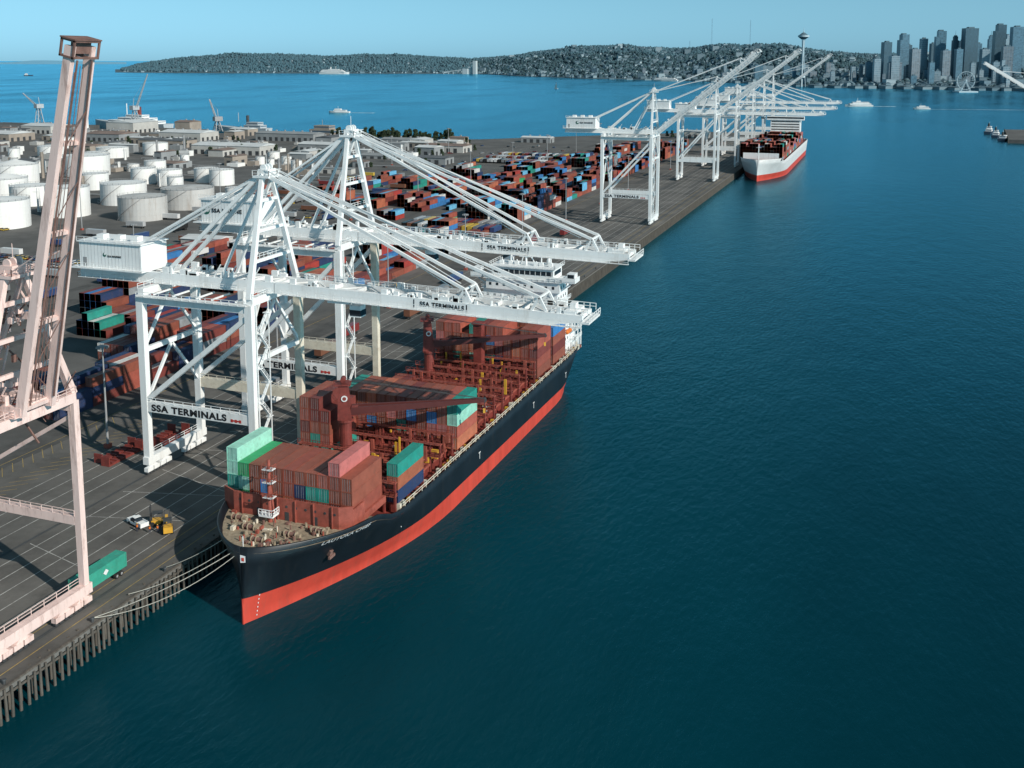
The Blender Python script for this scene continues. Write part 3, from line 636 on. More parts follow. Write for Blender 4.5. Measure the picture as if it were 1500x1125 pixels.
pk=sts(124.8,42,M=PINK,M2=PINK,boom=60,ang=math.radians(77),apex=24,back=-50,half=9.8,pair=3.1,tip=2.05,gd=1.6,gw=.45,house=False,stays=(.45,),lx=-30.6,label='faded pink gantry crane with boom raised almost upright')
q=MB(); Bm=Matrix.Translation((2.4,0,39.5))@Matrix.Rotation(-math.radians(77),4,'Y')
T0,T1,W_=58.2,61.0,2.7
for zz in(-.5,1.9):
    q.box(T0,-W_,zz,T1,-W_+.3,zz+.3); q.box(T0,W_-.3,zz,T1,W_,zz+.3); q.box(T0,-W_,zz,T0+.3,W_,zz+.3); q.box(T1-.3,-W_,zz,T1,W_,zz+.3)
for yy in(-W_+.15,-.9,.9,W_-.15): q.box(T0,yy-.12,-.2,T0+.3,yy+.12,1.9); q.box(T1-.3,yy-.12,-.2,T1,yy+.12,1.9)
q.box(T1,-W_-.1,-.6,T1+.2,W_+.1,2.3); q.box(T0+.7,-1.5,.2,T1-.4,1.5,1.3)
for i in range(9): q.beam((4+i*5.8,-1.8,-.3),(4+(i+1)*5.8,1.8 if i%2 else -1.8,-.3),.12)
q.beam((2,-2.5,-.3),(58,-1.5,-.3),.22); q.beam((2,2.5,-.3),(58,1.5,-.3),.22)
for yy in(-.7,0,.7): q.cyl((2,yy,.4),(57,yy,.4),.06,n=5)
q.xf(Bm).make('boom_head',[PINKD],pk)
q=MB()
for i in range(70):
    x=U(-14,-1); y=U(-2,8.5); z=U(36,60)
    if R()<.6: q.beam((x,y,z),(x+U(-4,4),y+U(-2,2),z+U(-6,6)),U(.12,.28),m=random.choice((0,0,1)))
    else: q.box(x,y,z,x+U(.4,1.6),y+U(.4,1.4),z+U(.3,1.4),random.choice((0,1)))
for k in range(7): q.box(-12,-4,38+k*3.6,-1,-3.4,38.2+k*3.6); q.rail((-12,-4,38.2+k*3.6),(-1,-4,38.2+k*3.6),1.1,1.6,.08)
for x in(-12,-7,-2): q.beam((x,-3.9,38),(x,-3.9,61),.25)
for k in range(6): q.beam((-12 if k%2 else -2,-3.9,38+k*4),(-2 if k%2 else -12,-3.9,42+k*4),.2)
q.make('hoist_machinery',[PINKD,PINK],pk)
# ---------------------------------------------------------------- yard container blocks
slots=[]
def block(x0,x1,y0,y1,thr,hmax,ws=YARDW,rows=5):
    x=x0; k=0; gi=0
    while x<x1:
        if k%(rows+1)==rows: x+=8.5; k+=1; gi+=1; continue
        y=y0; n=0
        while y<y1:
            v=noise.noise(Vector((gi*3.7+x0*.1,y*.025,2.)))+.10*noise.noise(Vector((x*.3,y*.08,9.)))
            h=0 if v<thr else min(hmax,max(1,round((v-thr)*5.+1.2+(1 if R()<.12 else 0)-(1 if R()<.12 else 0))))
            if h>0:
                base=pick(ws)
                for t in range(h): slots.append((x,y,4.01+t*2.77,base if R()<.5 else pick(ws)))
            y+=12.4 + (13 if n%7==6 else 0); n+=1
        x+=2.6; k+=1
DW={'navy':28,'dark_red':24,'brown':20,'teal':4,'redbrown':8,'grey':6,'blue':4,'white':5,'red':2}
block(-236,-205,214,345,-.25,3,DW); block(-286,-242,285,500,-.12,4,DW); block(-237,-205,370,520,.0,3); block(-350,-306,360,500,.2,2,DW)
block(-236,-205,575,760,-.28,5); block(-290,-242,560,960,-.12,4); block(-345,-296,600,900,.05,3); block(-236,-205,800,1120,-.28,5); block(-290,-242,980,1110,.0,3); block(-420,-352,560,760,.15,3)
slots.sort(key=lambda s:s[1]+.25*abs(s[0]+150)-s[2]*1.5)
for s_ in slots:
    if NC[0]<298 and s_[1]<480: cont(*s_,where='stacked in the yard',group='containers in the terminal yard')
    else: scont(*s_)
q=MB(); cmats=[]
for i,(c,lst) in enumerate(stuffC.items()):
    cmats.append(mat('container_'+c,[v*.95 for v in PAL[c]],.6,var=.3,scale=.25,dirt=(.12,.08,.06),dirtamt=.4))
    for x,y,z,L in lst:
        q.box(x-1.22,y-L/2,z,x+1.22,y+L/2,z+2.68,i)
        for e in(-1,1): q.box(x-1.24,y+e*(L/2-.1)-.1,z,x+1.24,y+e*(L/2-.1)+.1,z+2.72,i)
o=q.make('container_stacks',cmats); o['kind']='stuff'; tag(o,'rows of mixed red, brown and blue containers stacked in the yard','containers')
# ---------------------------------------------------------------- container trailer near the pink crane
tr=empty('container_trailer',(-132.9,141.2,4),'dark road chassis carrying a green container at the wharf edge','trailer')
q=MB(); q.box(-.5,-6,.95,.5,6,1.25); q.box(-1.2,-6,1.1,1.2,-5.7,1.3); q.box(-1.2,5.7,1.1,1.2,6,1.3); q.box(-.5,-3.6,.0,-.3,-3.4,1);q.box(.3,-3.6,.0,.5,-3.4,1); q.make('chassis',[DARK],tr)
for yy in(3.4,4.6):
    for s_ in(-1,1):
        q=MB(); x=s_*1.0; q.cyl((x-.25,yy,.5),(x+.25,yy,.5),.5,n=14); q.cyl((x-.27,yy,.5),(x+.27,yy,.5),.25,n=10,m=1); q.make('wheel',[RUB,GREY],tr)
cc=cont(-132.9,141.2,5.3,'teal','on a road chassis','containers in the terminal yard'); cc.color=(.04,.33,.24,1)
q=MB(); q.add([(1.24,.6,.8),(1.24,1.3,1.4),(1.24,.6,2.0),(1.24,-.1,1.4)],[(0,1,2,3)]); o=q.make('painted_emblem',[WLET],cc)
# ---------------------------------------------------------------- vehicles
def car_mesh(kind='car'):
    q=MB()
    if kind=='car':
        q.box(-.88,-2.2,.35,.88,2.2,.85); q.add([(-.85,-1.5,.85),(.85,-1.5,.85),(.85,1.7,.85),(-.85,1.7,.85),(-.68,-.9,1.42),(.68,-.9,1.42),(.68,1.1,1.42),(-.68,1.1,1.42)],[(4,5,6,7)],0)
        o=len(q.v)-8
        for f in((0,1,5,4),(1,2,6,5),(2,3,7,6),(3,0,4,7)): q.f.append(tuple(i+o for i in f)); q.m.append(1)
        ws=((-1.35,.32),(1.35,.32))
    else:
        q.box(-.5,-6,1.0,.5,6,1.3,2); q.box(-1.25,-6,1.32,1.25,6,3.9,0); ws=((-4.8,.5),(3.8,.5),(5,.5)); 
    for y,r in ws:
        for x in(-.8,.8): q.cyl((x-.12,y,r),(x+.12,y,r),r,n=10,m=2)
    return q
CP=mat('vehicle_paint',(1,1,1),.3,objcol=True,var=.06)
carm=car_mesh().make('parked_car',[CP,GLASS,RUB],link=False).data; trm=car_mesh('t').make('semi_trailer',[CP,GLASS,RUB],link=False).data
CCOL={'white':(.62,.62,.62),'black':(.02,.02,.02),'grey':(.2,.21,.22),'dark red':(.2,.03,.03),'dark blue':(.03,.06,.16),'silver':(.4,.41,.42),'brown':(.18,.08,.05),'yellow':(.55,.38,.06)}
def putcar(x,y,rz,me=carm,nm='parked_car',cat='car',where='parked in the terminal yard',c=None):
    c=c or random.choice(list(CCOL)); o=bpy.data.objects.new(nm,me); o.location=(x,y,4.01); o.rotation_euler=(0,0,rz); o.color=(*CCOL[c],1); COL.objects.link(o)
    tag(o,f'{c} {cat} {where}',cat,'vehicles '+where)
for i in range(60): putcar(-333-22*(i%4),530+(i//4)*10.4+2.6,math.pi/2)
for i in range(40): putcar(-470-(i%20)*3,430+(i//20)*14,0)
for i in range(60): putcar(-300-U(0,160),700+U(0,400),U(0,3))
for i in range(60): putcar(-300-(i%20)*2.9,272+(i//20)*12,0)
for i in range(40): putcar(-360-(i%20)*2.9,372+(i//20)*10,0)
for i in range(60): putcar(-315-(i%4)*30-U(0,3),320+(i//4)*31+U(0,4),math.pi/2*(i%2),trm,'semi_trailer','trailer','in the terminal yard')
for i in range(10): putcar(-166-(i%3)*4.4,250+i*32+U(-6,6),0,trm,'semi_trailer','trailer','in the apron lanes',random.choice(('grey','brown','dark red','dark blue')))
for i in range(34): putcar(-205-(i%17)*3.4,532+(i//17)*16,0,trm,'semi_trailer','trailer','in the terminal yard')
for i in range(60): putcar(-300-(i%20)*3.6,905+(i//20)*34,0,trm,'semi_trailer','trailer','in the terminal yard')
pt=empty('pickup_truck',(-143.2,164,4),'white pickup truck parked on the wharf near the ship bow','truck',rz=math.radians(70))
q=MB(); q.box(-.95,-2.7,.5,.95,2.7,1.0); q.box(-.95,-2.7,1,-.85,-.4,1.4); q.box(.85,-2.7,1,.95,-.4,1.4); q.box(-.95,-2.75,1,.95,-2.65,1.4); q.box(-.93,1.5,1.,.93,2.7,1.25); q.make('body',[WHITE],pt)
q=MB(); q.add([(-.9,-.4,1),(.9,-.4,1),(.9,1.6,1),(-.9,1.6,1),(-.75,-.2,1.85),(.75,-.2,1.85),(.75,.9,1.85),(-.75,.9,1.85)],[(4,5,6,7),(0,1,5,4),(1,2,6,5),(2,3,7,6),(3,0,4,7)]); q.make('cab_window',[GLASS],pt)
q=MB(); q.box(-.74,-.18,1.85,.74,.88,1.92); q.make('roof',[WHITE],pt)
for yy in(-1.7,1.7):
    for x in(-.85,.85): q=MB(); q.cyl((x-.14,yy,.4),(x+.14,yy,.4),.4,n=14); q.make('wheel',[RUB],pt)
def forklift(x,y,rz,lab):
    f=empty('forklift',(x,y,4),lab,'forklift','forklifts on the wharf',rz)
    q=MB(); q.box(-.9,-1.9,.5,.9,1.0,1.2); q.box(-.9,-2.1,.5,.9,-1.5,1.7); q.make('body',[YEL],f)
    q=MB(); 
    for sx in(-.8,.8):
        for yy in(-1.1,.8): q.beam((sx,yy,1.2),(sx*.9,yy,2.6),.1)
    q.box(-.85,-1.2,2.6,.85,.9,2.7); q.make('overhead_guard',[DARK],f)
    q=MB(); q.box(-.6,1.1,.3,-.45,1.3,4.2); q.box(.45,1.1,.3,.6,1.3,4.2); q.box(-.6,1.1,4.1,.6,1.3,4.25); q.box(-.6,1.1,2.2,.6,1.3,2.3); q.make('mast',[DARK],f)
    q=MB(); q.box(-.5,1.3,.2,-.35,2.8,.28); q.box(.35,1.3,.2,.5,2.8,.28); q.make('fork',[GREY],f)
    for yy in(-1.3,.8):
        for sx in(-.85,.85): q=MB(); q.cyl((sx-.2,yy,.5),(sx+.2,yy,.5),.5,n=14); q.make('wheel',[RUB],f)
forklift(-139.8,165.8,2.1,'yellow forklift standing beside the white pickup truck'); forklift(-135.6,164,.7,'yellow forklift near the wharf edge and ship bow'); forklift(-196,389,1.,'yellow forklift in the apron lanes')
for i,(x,y) in enumerate(((-138.5,162.0),(-137.2,162.8),(-141.5,161.8))):
    p=empty('person',(x,y,4),'worker standing in an orange vest and dark trousers','person','workers on the wharf',U(0,6))
    me=bpy.data.meshes.new('body'); vs=[(0,0,.95),(0,0,1.2),(0,0,1.42),(0,0,1.55),(0,0,1.68),(.1,0,.9),(.12,.02,.5),(.12,0,.06),(.12,-.14,.03),(-.1,0,.9),(-.12,.02,.5),(-.12,0,.06),(-.12,-.14,.03),(.2,0,1.4),(.27,.02,1.12),(.26,-.08,.88),(-.2,0,1.4),(-.27,.02,1.12),(-.26,-.08,.88)]
    es=[(0,1),(1,2),(2,3),(3,4),(0,5),(5,6),(6,7),(7,8),(0,9),(9,10),(10,11),(11,12),(2,13),(13,14),(14,15),(2,16),(16,17),(17,18)]
    me.from_pydata(vs,es,[]); o=bpy.data.objects.new('body',me); COL.objects.link(o); o.parent=p; me.materials.append(mat('dark_cloth',(.03,.035,.06),.9))
    sk=o.modifiers.new('k','SKIN'); rr=[.15,.15,.15,.06,.11,.1,.07,.05,.04,.1,.07,.05,.04,.07,.05,.04,.07,.05,.04]
    for k,v in enumerate(me.skin_vertices[0].data): v.radius=(rr[k],rr[k]); v.use_root=(k==0)
    o.modifiers.new('u','SUBSURF').levels=1
    q=MB(); q.cyl((0,0,.98),(0,0,1.45),.2,.23,12); q.make('vest',[ORG],p); q=MB(); q.cyl((0,0,1.7),(0,0,1.82),.14,.06,12); q.make('hard_hat',[YEL],p)
for i,(x,y) in enumerate(((-172,193),(-175,194),(-172,205.5),(-168.8,207))):
    q=MB(); q.box(-1.2,-6,0,1.2,6,.5); q.box(-1.2,-6,.5,1.2,-5.7,2.3); q.box(-1.2,5.7,.5,1.2,6,2.3)
    for k in range(7): q.box(-1.2,-5+k*1.6,.5,1.2,-4.8+k*1.6,.8)
    tag(q.make('flat_rack',[RED],None,(x,y,4.02)),'dark red steel flat rack lying on the apron','flat rack','flat racks on the apron')
def lmast(x,y,h=26):
    o=empty('light_mast',(x,y,4),'tall steel yard light mast with floodlight ring','light mast','light masts in the yard')
    q=MB(); q.cyl((0,0,0),(0,0,h),.32,.16,10); q.make('pole',[GREY],o)
    q=MB(); q.cyl((0,0,h),(0,0,h+.2),1.1,n=12)
    for k in range(8): a=k*math.pi/4; q.box(math.cos(a)*1.2-.25,math.sin(a)*1.2-.25,h-.4,math.cos(a)*1.2+.25,math.sin(a)*1.2+.25,h+.1)
    q.make('floodlight_ring',[GREY],o); q=MB(); q.box(-.7,-.7,0,.7,.7,1.1); q.make('base',[REDL],o)
for i in range(14): lmast(-181 if i else -180,197+i*78)
for i in range(10): lmast(-304,260+i*95)
for i in range(6): lmast(-430,330+i*130)
# ---------------------------------------------------------------- tanks
def tank(x,y,r,h,m,lab,dome=False):
    t=empty('storage_tank',(x,y,4),lab,'storage tank','storage tanks')
    q=MB(); q.cyl((0,0,0),(0,0,h),r,n=40); 
    for k in range(1,4): q.cyl((0,0,h*k/4-.08),(0,0,h*k/4+.08),r+.07,n=40)
    q.make('shell',[m],t)
    q=MB(); q.cyl((0,0,h),(0,0,h+(r*.22 if dome else r*.07)),r+.15,r*.05,40); q.make('roof',[m],t)
    q=MB()
    for k in range(24):
        a0=k*math.pi/12; a1=a0+math.pi/12; q.rail((math.cos(a0)*r,math.sin(a0)*r,h),(math.cos(a1)*r,math.sin(a1)*r,h),1.1,4,.1)
    pr=None
    for k in range(15):
        a=-2.2+k*.09; c=Vector((math.cos(a)*(r+.6),math.sin(a)*(r+.6),h*k/14))
        if pr: q.beam(pr,c,.8,.15)
        pr=c
    q.make('stair_and_railing',[GREY],t)
for x,y,d,h,g in((-635,689,37,17,0),(-645,623,34,15,2),(-486,560,30,14,0),(-427,508,29,14,1),(-433,559,34,13,1),(-551,658,19,12,0),(-525,657,19,12,0),(-511,684,19,11,0),(-487,671,19,12,0),(-709,867,25,12,0),(-729,827,31,10,0),(-480,503,26,18,0),(-483,455,30,16,0),(-540,533,26,13,0),(-590,560,30,13,2),(-600,500,24,16,0),(-545,470,26,15,0),(-560,615,20,12,0),(-690,760,22,12,0),(-780,800,26,12,0),(-590,720,18,11,0),(-660,560,26,14,0),(-860,900,26,11,0)):
    tank(x,y,d/2,h,TANKG if g==1 else TANK,('weathered grey' if g==1 else 'white')+(' domed' if g==2 else ' flat-roofed')+' cylindrical storage tank with stair',g==2)
for i in range(16):
    x,y=random.choice(((-455,620),(-640,760),(-720,700),(-520,800),(-600,840),(-820,760))); d=U(6,12); tank(x+U(-40,40),y+U(-35,35),d/2,U(6,12),TANK,'small white cylindrical storage tank with stair')
# ---------------------------------------------------------------- industrial buildings
def wh(x,y,lx_,ly,h,rz=0,rm=None,wm=None):
    rm=rm or random.choice(ROOFS); wm=wm or random.choice(WALLS)
    o=empty('warehouse',(x,y,4),'low warehouse with shallow gable roof and loading doors','warehouse','industrial buildings by the terminal',rz)
    q=MB(); q.box(-lx_/2,-ly/2,0,lx_/2,ly/2,h)
    for k in range(int(lx_/8)): q.box(-lx_/2+3+k*8,-ly/2-.05,.0,-lx_/2+7+k*8,-ly/2-.01,min(4.5,h*.7),1)
    for k in range(int(ly/9)): q.box(lx_/2+.01,-ly/2+3+k*9,0,lx_/2+.05,-ly/2+7+k*9,min(4.5,h*.7),1)
    q.make('wall',[wm,DARK],o)
    q=MB(); r=min(lx_,ly)*.06+.4
    if ly>lx_: q.add([(-lx_/2-.5,-ly/2-.5,h),(0,-ly/2-.5,h+r),(lx_/2+.5,-ly/2-.5,h),(-lx_/2-.5,ly/2+.5,h),(0,ly/2+.5,h+r),(lx_/2+.5,ly/2+.5,h)],[(0,1,4,3),(1,2,5,4),(0,2,1),(3,4,5),(0,3,5,2)])
    else: q.add([(-lx_/2-.5,-ly/2-.5,h),(-lx_/2-.5,0,h+r),(-lx_/2-.5,ly/2+.5,h),(lx_/2+.5,-ly/2-.5,h),(lx_/2+.5,0,h+r),(lx_/2+.5,ly/2+.5,h)],[(0,3,4,1),(1,4,5,2),(0,1,2),(3,5,4),(0,2,5,3)])
    for k in range(int(max(lx_,ly)/12)):
        t=-max(lx_,ly)/2+8+k*12; a=(t,2,h+.3) if lx_>=ly else (2,t,h+.3); q.box(a[0]-.8,a[1]-.8,a[2],a[0]+.8,a[1]+.8,a[2]+r+1,1)
    q.make('roof',[rm,GREY],o)
wh(-640,905,80,34,9,.05,ROOFS[0],WALLS[0]); wh(-560,960,60,26,8,0,ROOFS[0]); wh(-680,1075,80,26,9,0,ROOFS[1]); wh(-520,1060,50,22,7); wh(-800,1040,60,36,10,0,ROOFS[0],WALLS[0]); wh(-960,1130,44,50,14,0,ROOFS[0],WALLS[0]); wh(-1060,1080,50,36,10,0,ROOFS[0],WALLS[0]); wh(-440,1000,46,24,7,0,ROOFS[3]); wh(-400,880,30,20,6); wh(-880,1000,50,36,9); wh(-760,950,60,26,8,0,ROOFS[2]); wh(-870,1130,24,24,16,0,ROOFS[3],WALLS[2]); wh(-1010,960,60,40,9,0,ROOFS[0])
wh(-330,440,22,14,5,0,ROOFS[0],WALLS[0]); wh(-470,390,50,22,7,0,ROOFS[1]); wh(-390,1150,36,16,6,0,ROOFS[0]); wh(-300,1230,44,16,7,0,ROOFS[0],WALLS[0]); wh(-230,1290,36,18,8,0,ROOFS[0],WALLS[0])
for i in range(170):
    for _ in range(30):
        x=U(-1400,-430); y=U(330,1140)
        if -700<x<-400 and 420<y<760: continue
        break
    wh(x,y,U(8,36),U(8,22),U(3,10),random.choice((0,.05,-.1,math.pi/2)),random.choice((ROOFS[0],ROOFS[0],ROOFS[1],ROOFS[2],ROOFS[3])))
for i in range(70):
    x=U(-1000,-440); y=U(700,1120); q=MB(); a=U(2,7); b_=U(2,6); h=U(2,6); q.box(-a,-b_,0,a,b_,h); q.box(-a*.5,-b_*.5,h,a*.3,b_*.2,h+U(.5,2),1); tag(q.make('storage_shed',[random.choice(WALLS+[TANK]),GREY],None,(x,y,4)),'small boxy storage shed in the industrial yard','shed','small sheds in the industrial yard')
for i in range(26):
    x=U(-720,-420); y=U(450,860); q=MB(); q.cyl((x,y,5.2),(x+U(20,70),y+U(-2,2),5.2),.35,n=6); q.box(x,y-.2,4,x+.4,y+.2,5.2)
    tag(q.make('pipeline',[GREY]),'grey pipe run between the storage tanks','pipe','pipes between the tanks')
for i in range(24):
    x=U(-700,-430); y=U(430,900); h=U(8,22); q=MB(); q.cyl((0,0,0),(0,0,h),U(.6,1.4),n=10); q.rail((-1.8,-1.8,h*.8),(1.8,-1.8,h*.8),1.1,1.2,.12); q.beam((1.7,0,0),(1.7,0,h),.3)
    tag(q.make('process_column',[random.choice((GREY,TANK,WALLS[2]))],None,(x,y,4)),'tall narrow steel process column beside the tanks','column','process columns')
# ---------------------------------------------------------------- trees
def leafcluster(q,c,r,n,m=0,sz=.55):
    for i in range(n):
        d=Vector((random.gauss(0,1),random.gauss(0,1),random.gauss(0,1))).normalized()*r*(.45+.55*R()); p=c+Vector((d.x,d.y,d.z*.8))
        a=Vector((U(-1,1),U(-1,1),U(-1,1))).normalized(); b_=a.cross(Vector((U(-1,1),U(-1,1),U(-1,1)))).normalized(); s_=sz*U(.6,1.4)
        q.add([p-a*s_,p+b_*s_,p+a*s_,p-b_*s_],[(0,1,2,3)],m)
TR=[]
for k in range(3):
    h=U(10,13); t=MB(); t.cyl((0,0,0),(0,0,h*.6),.3,.14,7); cr=MB()
    for j in range(11):
        a=U(0,6.28); rr=U(.8,3.); z=h*U(.38,.95); c=Vector((math.cos(a)*rr*(1.2-z/h),math.sin(a)*rr*(1.2-z/h),z)); t.cyl((0,0,min(z*.7,h*.55)),c,.1,.03,5); leafcluster(cr,c,U(1.3,2.2),60,sz=.5)
    TR.append((t.make('trunk',[BARK],link=False).data,cr.make('crown',[LEAF],link=False).data))
def tree(x,y,s_,z=4):
    t=empty('tree',(x,y,z),'dark green leafy tree near the harbour shore','tree','trees along the shore',U(0,6)); t.scale=(s_,s_,s_*U(.9,1.2))
    a,b_=random.choice(TR)
    for nm,me in(('trunk',a),('crown',b_)): o=bpy.data.objects.new(nm,me); o.parent=t; COL.objects.link(o)
for i in range(70): tree(-420-i*2.3+U(-3,3)-60,1105+U(-8,14)+(0 if i>20 else 5),U(.8,1.35))
for i in range(40): tree(U(-900,-380),U(800,1100),U(.5,.9))
for i in range(14): tree(U(-340,-250),1235+U(0,40),U(.6,.9))
# ---------------------------------------------------------------- far terrain
def interp(tb,x):
    if x<=tb[0][0]: return tb[0][1]
    for (a,b_),(c,d) in zip(tb,tb[1:]):
        if x<=c: return b_+(d-b_)*(x-a)/(c-a)
    return tb[-1][1]
RS=[(168,8500),(300,8000),(700,7600),(760,6500),(850,5700),(1000,5080),(1100,4500),(1200,3850),(1500,3420),(1900,3300)]
CR=[(168,104),(180,98),(200,94),(260,85),(330,80),(400,79),(470,83),(540,80),(600,81),(650,84),(690,87),(720,84),(760,80),(800,74),(850,69),(900,68),(960,72),(1010,72),(1060,66),(1110,66),(1160,70),(1220,75),(1290,80),(1500,82),(1900,82)]
def terr(px,d):
    rs=interp(RS,px); rc=rs+1500; t=max(0,min(1,(d-rs)/(rc-rs)))
    H=100+(88-interp(CR,px))*rc/1510-14
    H*=min(1,max(0,(px-168)/30))
    w_=far(px,d); n=noise.fractal(Vector((w_.x*.0022,w_.y*.0022,0)),.8,2.,5)
    return max(1.5,2+(H)*(t*t*(3-2*t))**.8*(1+.22*n*(1 if t<.9 else .4))) if d>rs else -3
HILL=mat('haze_tinted_hillside',(.060,.115,.145),.95,var=.35,scale=.006,dirt=(.10,.16,.19),dirtamt=.5)  # aerial haze painted into the hill as bluish, low-contrast base colours
q=MB(); PX=[168+i*7 for i in range(230)]; NR=26
vs=[]
for px in PX:
    rs=interp(RS,px)
    for j in range(NR):
        d=rs-10+(0 if j==0 else 12+2600*((j-1)/(NR-2))**1.2); w_=far(px,d); vs.append((w_.x,w_.y,-3 if j==0 else terr(px,d)))
q.add(vs,[(i*NR+j,(i+1)*NR+j,(i+1)*NR+j+1,i*NR+j+1) for i in range(len(PX)-1) for j in range(NR-1)])
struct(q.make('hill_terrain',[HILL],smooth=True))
q=MB(); vs=[]
for i in range(60):
    px=-700+i*15; w0=far(px,26000);w1=far(px,27500); h=40+150*max(0,noise.noise(Vector((i*.12,3,0)))+.35)*(1 if i<50 else (60-i)/10); vs+=[(w0.x,w0.y,-2),(w1.x,w1.y,h)]
q.add(vs,[(2*i,2*i+2,2*i+3,2*i+1) for i in range(59)]); struct(q.make('distant_hill',[mat('haze_tinted_ridge',(.16,.40,.56),1,var=.05,scale=.001)]))  # ridge painted pale blue to stand in for haze
FM=mat('haze_tinted_forest',(.036,.085,.105),.95,var=.45,scale=.02)  # bluish haze tint mixed into the foliage colour
FM2=mat('stronger_haze_tinted_forest',(.055,.125,.160),.95,var=.35,scale=.02)  # paler, stronger haze tint for the more distant trees
ico=[(0,0,1)]+[(math.cos(i*1.2566)*.9,math.sin(i*1.2566)*.9,.4) for i in range(5)]+[(math.cos(i*1.2566+.63)*.8,math.sin(i*1.2566+.63)*.8,-.4) for i in range(5)]
icf=[(0,1+i,1+(i+1)%5) for i in range(5)]+[(1+i,6+i,1+(i+1)%5) for i in range(5)]+[(6+i,6+(i+1)%5,1+(i+1)%5) for i in range(5)]
q=MB()
for i in range(22000):
    px=U(172,1560); rs=interp(RS,px); d=rs+25+U(0,1)**.8*1700; z=terr(px,d); 
    if z<3 or (z<5 and px<1200): continue
    if 1200<px and 60<d-rs<700 and R()<.6: continue
    w_=far(px,d); s_=U(5,12)*(1.15 if px<700 else 1); 
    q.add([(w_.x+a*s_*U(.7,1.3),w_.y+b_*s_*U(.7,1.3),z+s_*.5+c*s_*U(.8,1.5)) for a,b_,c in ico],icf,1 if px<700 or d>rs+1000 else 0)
o=q.make('forest',[FM,FM2]); o['kind']='stuff'; tag(o,'haze-tinted dark green trees covering the hillsides across the bay','forest')
HW=[mat('haze_tinted_wall_white',(.34,.45,.50),.9,var=.05),mat('haze_tinted_wall_tan',(.21,.30,.345),.9,var=.05),mat('haze_tinted_wall_grey',(.13,.215,.265),.9,var=.05)]; HR=mat('haze_tinted_roof',(.085,.15,.19),.9,var=.1); HG=mat('haze_tinted_window',(.07,.12,.17),.3)  # wall, roof and window colours blued and flattened to imitate distance haze
def house_geo(q,W,Ln,H,flat,wm=0):
    q.box(-W/2,-Ln/2,-4,W/2,Ln/2,H,wm)
    if flat: q.box(-W/2-.3,-Ln/2-.3,H,W/2+.3,Ln/2+.3,H+.6,1)
    else: q.add([(-W/2-.5,-Ln/2-.5,H),(0,-Ln/2-.5,H+W*.35),(W/2+.5,-Ln/2-.5,H),(-W/2-.5,Ln/2+.5,H),(0,Ln/2+.5,H+W*.35),(W/2+.5,Ln/2+.5,H)],[(0,1,4,3),(1,2,5,4),(0,2,1),(3,4,5)],1)
    for fl in range(int(H/3)):
        for k in range(int(W/3.2)): q.box(-W/2+1+k*3.2,-Ln/2-.1,fl*3+1,-W/2+2.6+k*3.2,-Ln/2-.02,fl*3+2.5,2)
        for k in range(int(Ln/3.2)): q.box(W/2+.02,-Ln/2+1+k*3.2,fl*3+1,W/2+.1,-Ln/2+2.6+k*3.2,fl*3+2.5,2)
hms=[]
for W,Ln,H,fl in((8,10,6.5,0),(9,12,7,0),(12,15,9.5,1),(18,24,12,1),(26,18,16,1)):
    for wm in HW:
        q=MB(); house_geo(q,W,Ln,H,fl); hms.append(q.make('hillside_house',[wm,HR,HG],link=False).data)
def hpos():
    px=U(180,1500) if R()<.42 else U(700,1500); rs=interp(RS,px); d=rs+15+R()**1.1*1500; z=terr(px,d); w_=far(px,d); return w_,z,px
for i in range(290):
    w_,z,px=hpos(); k=random.randrange(6) if px<700 else random.randrange(15); o=bpy.data.objects.new('hillside_house',hms[k]); s_=U(1.,1.5)*(1.3 if px<700 else 1); o.location=(w_.x,w_.y,z); o.scale=(s_,s_,s_*U(1.,1.4)); o.rotation_euler=(0,0,U(-.4,.8)); COL.objects.link(o)
    tag(o,('gabled' if k<6 else 'flat-roofed')+' pale building among trees on the hillside across the bay','house','houses on the hillside')
q=MB()
for i in range(3300):
    w_,z,px=hpos(); W,Ln,H=random.choice(((8,10,7),(9,12,8),(12,15,10),(15,20,11),(22,15,13))); s_=U(.8,1.3); W*=s_;Ln*=s_
    if px<700: H=9
    a=U(-.4,.8); ca,sa=math.cos(a),math.sin(a); t=MB(); t.box(-W/2,-Ln/2,-5,W/2,Ln/2,H,random.choice((0,1,1,2,2,2))); t.add([(-W/2-.5,-Ln/2-.5,H),(0,-Ln/2-.5,H+W*.25),(W/2+.5,-Ln/2-.5,H),(-W/2-.5,Ln/2+.5,H),(0,Ln/2+.5,H+W*.25),(W/2+.5,Ln/2+.5,H)],[(0,1,4,3),(1,2,5,4),(0,2,1),(3,4,5)],3)
    n=len(q.v); q.v+=[(w_.x+x*ca-y*sa,w_.y+x*sa+y*ca,z+zz) for x,y,zz in t.v]; q.f+=[tuple(j+n for j in f) for f in t.f]; q.m+=t.m
o=q.make('hillside_houses',HW+[HR]); o['kind']='stuff'; tag(o,'thousands of small pale houses covering the far hillsides','houses')
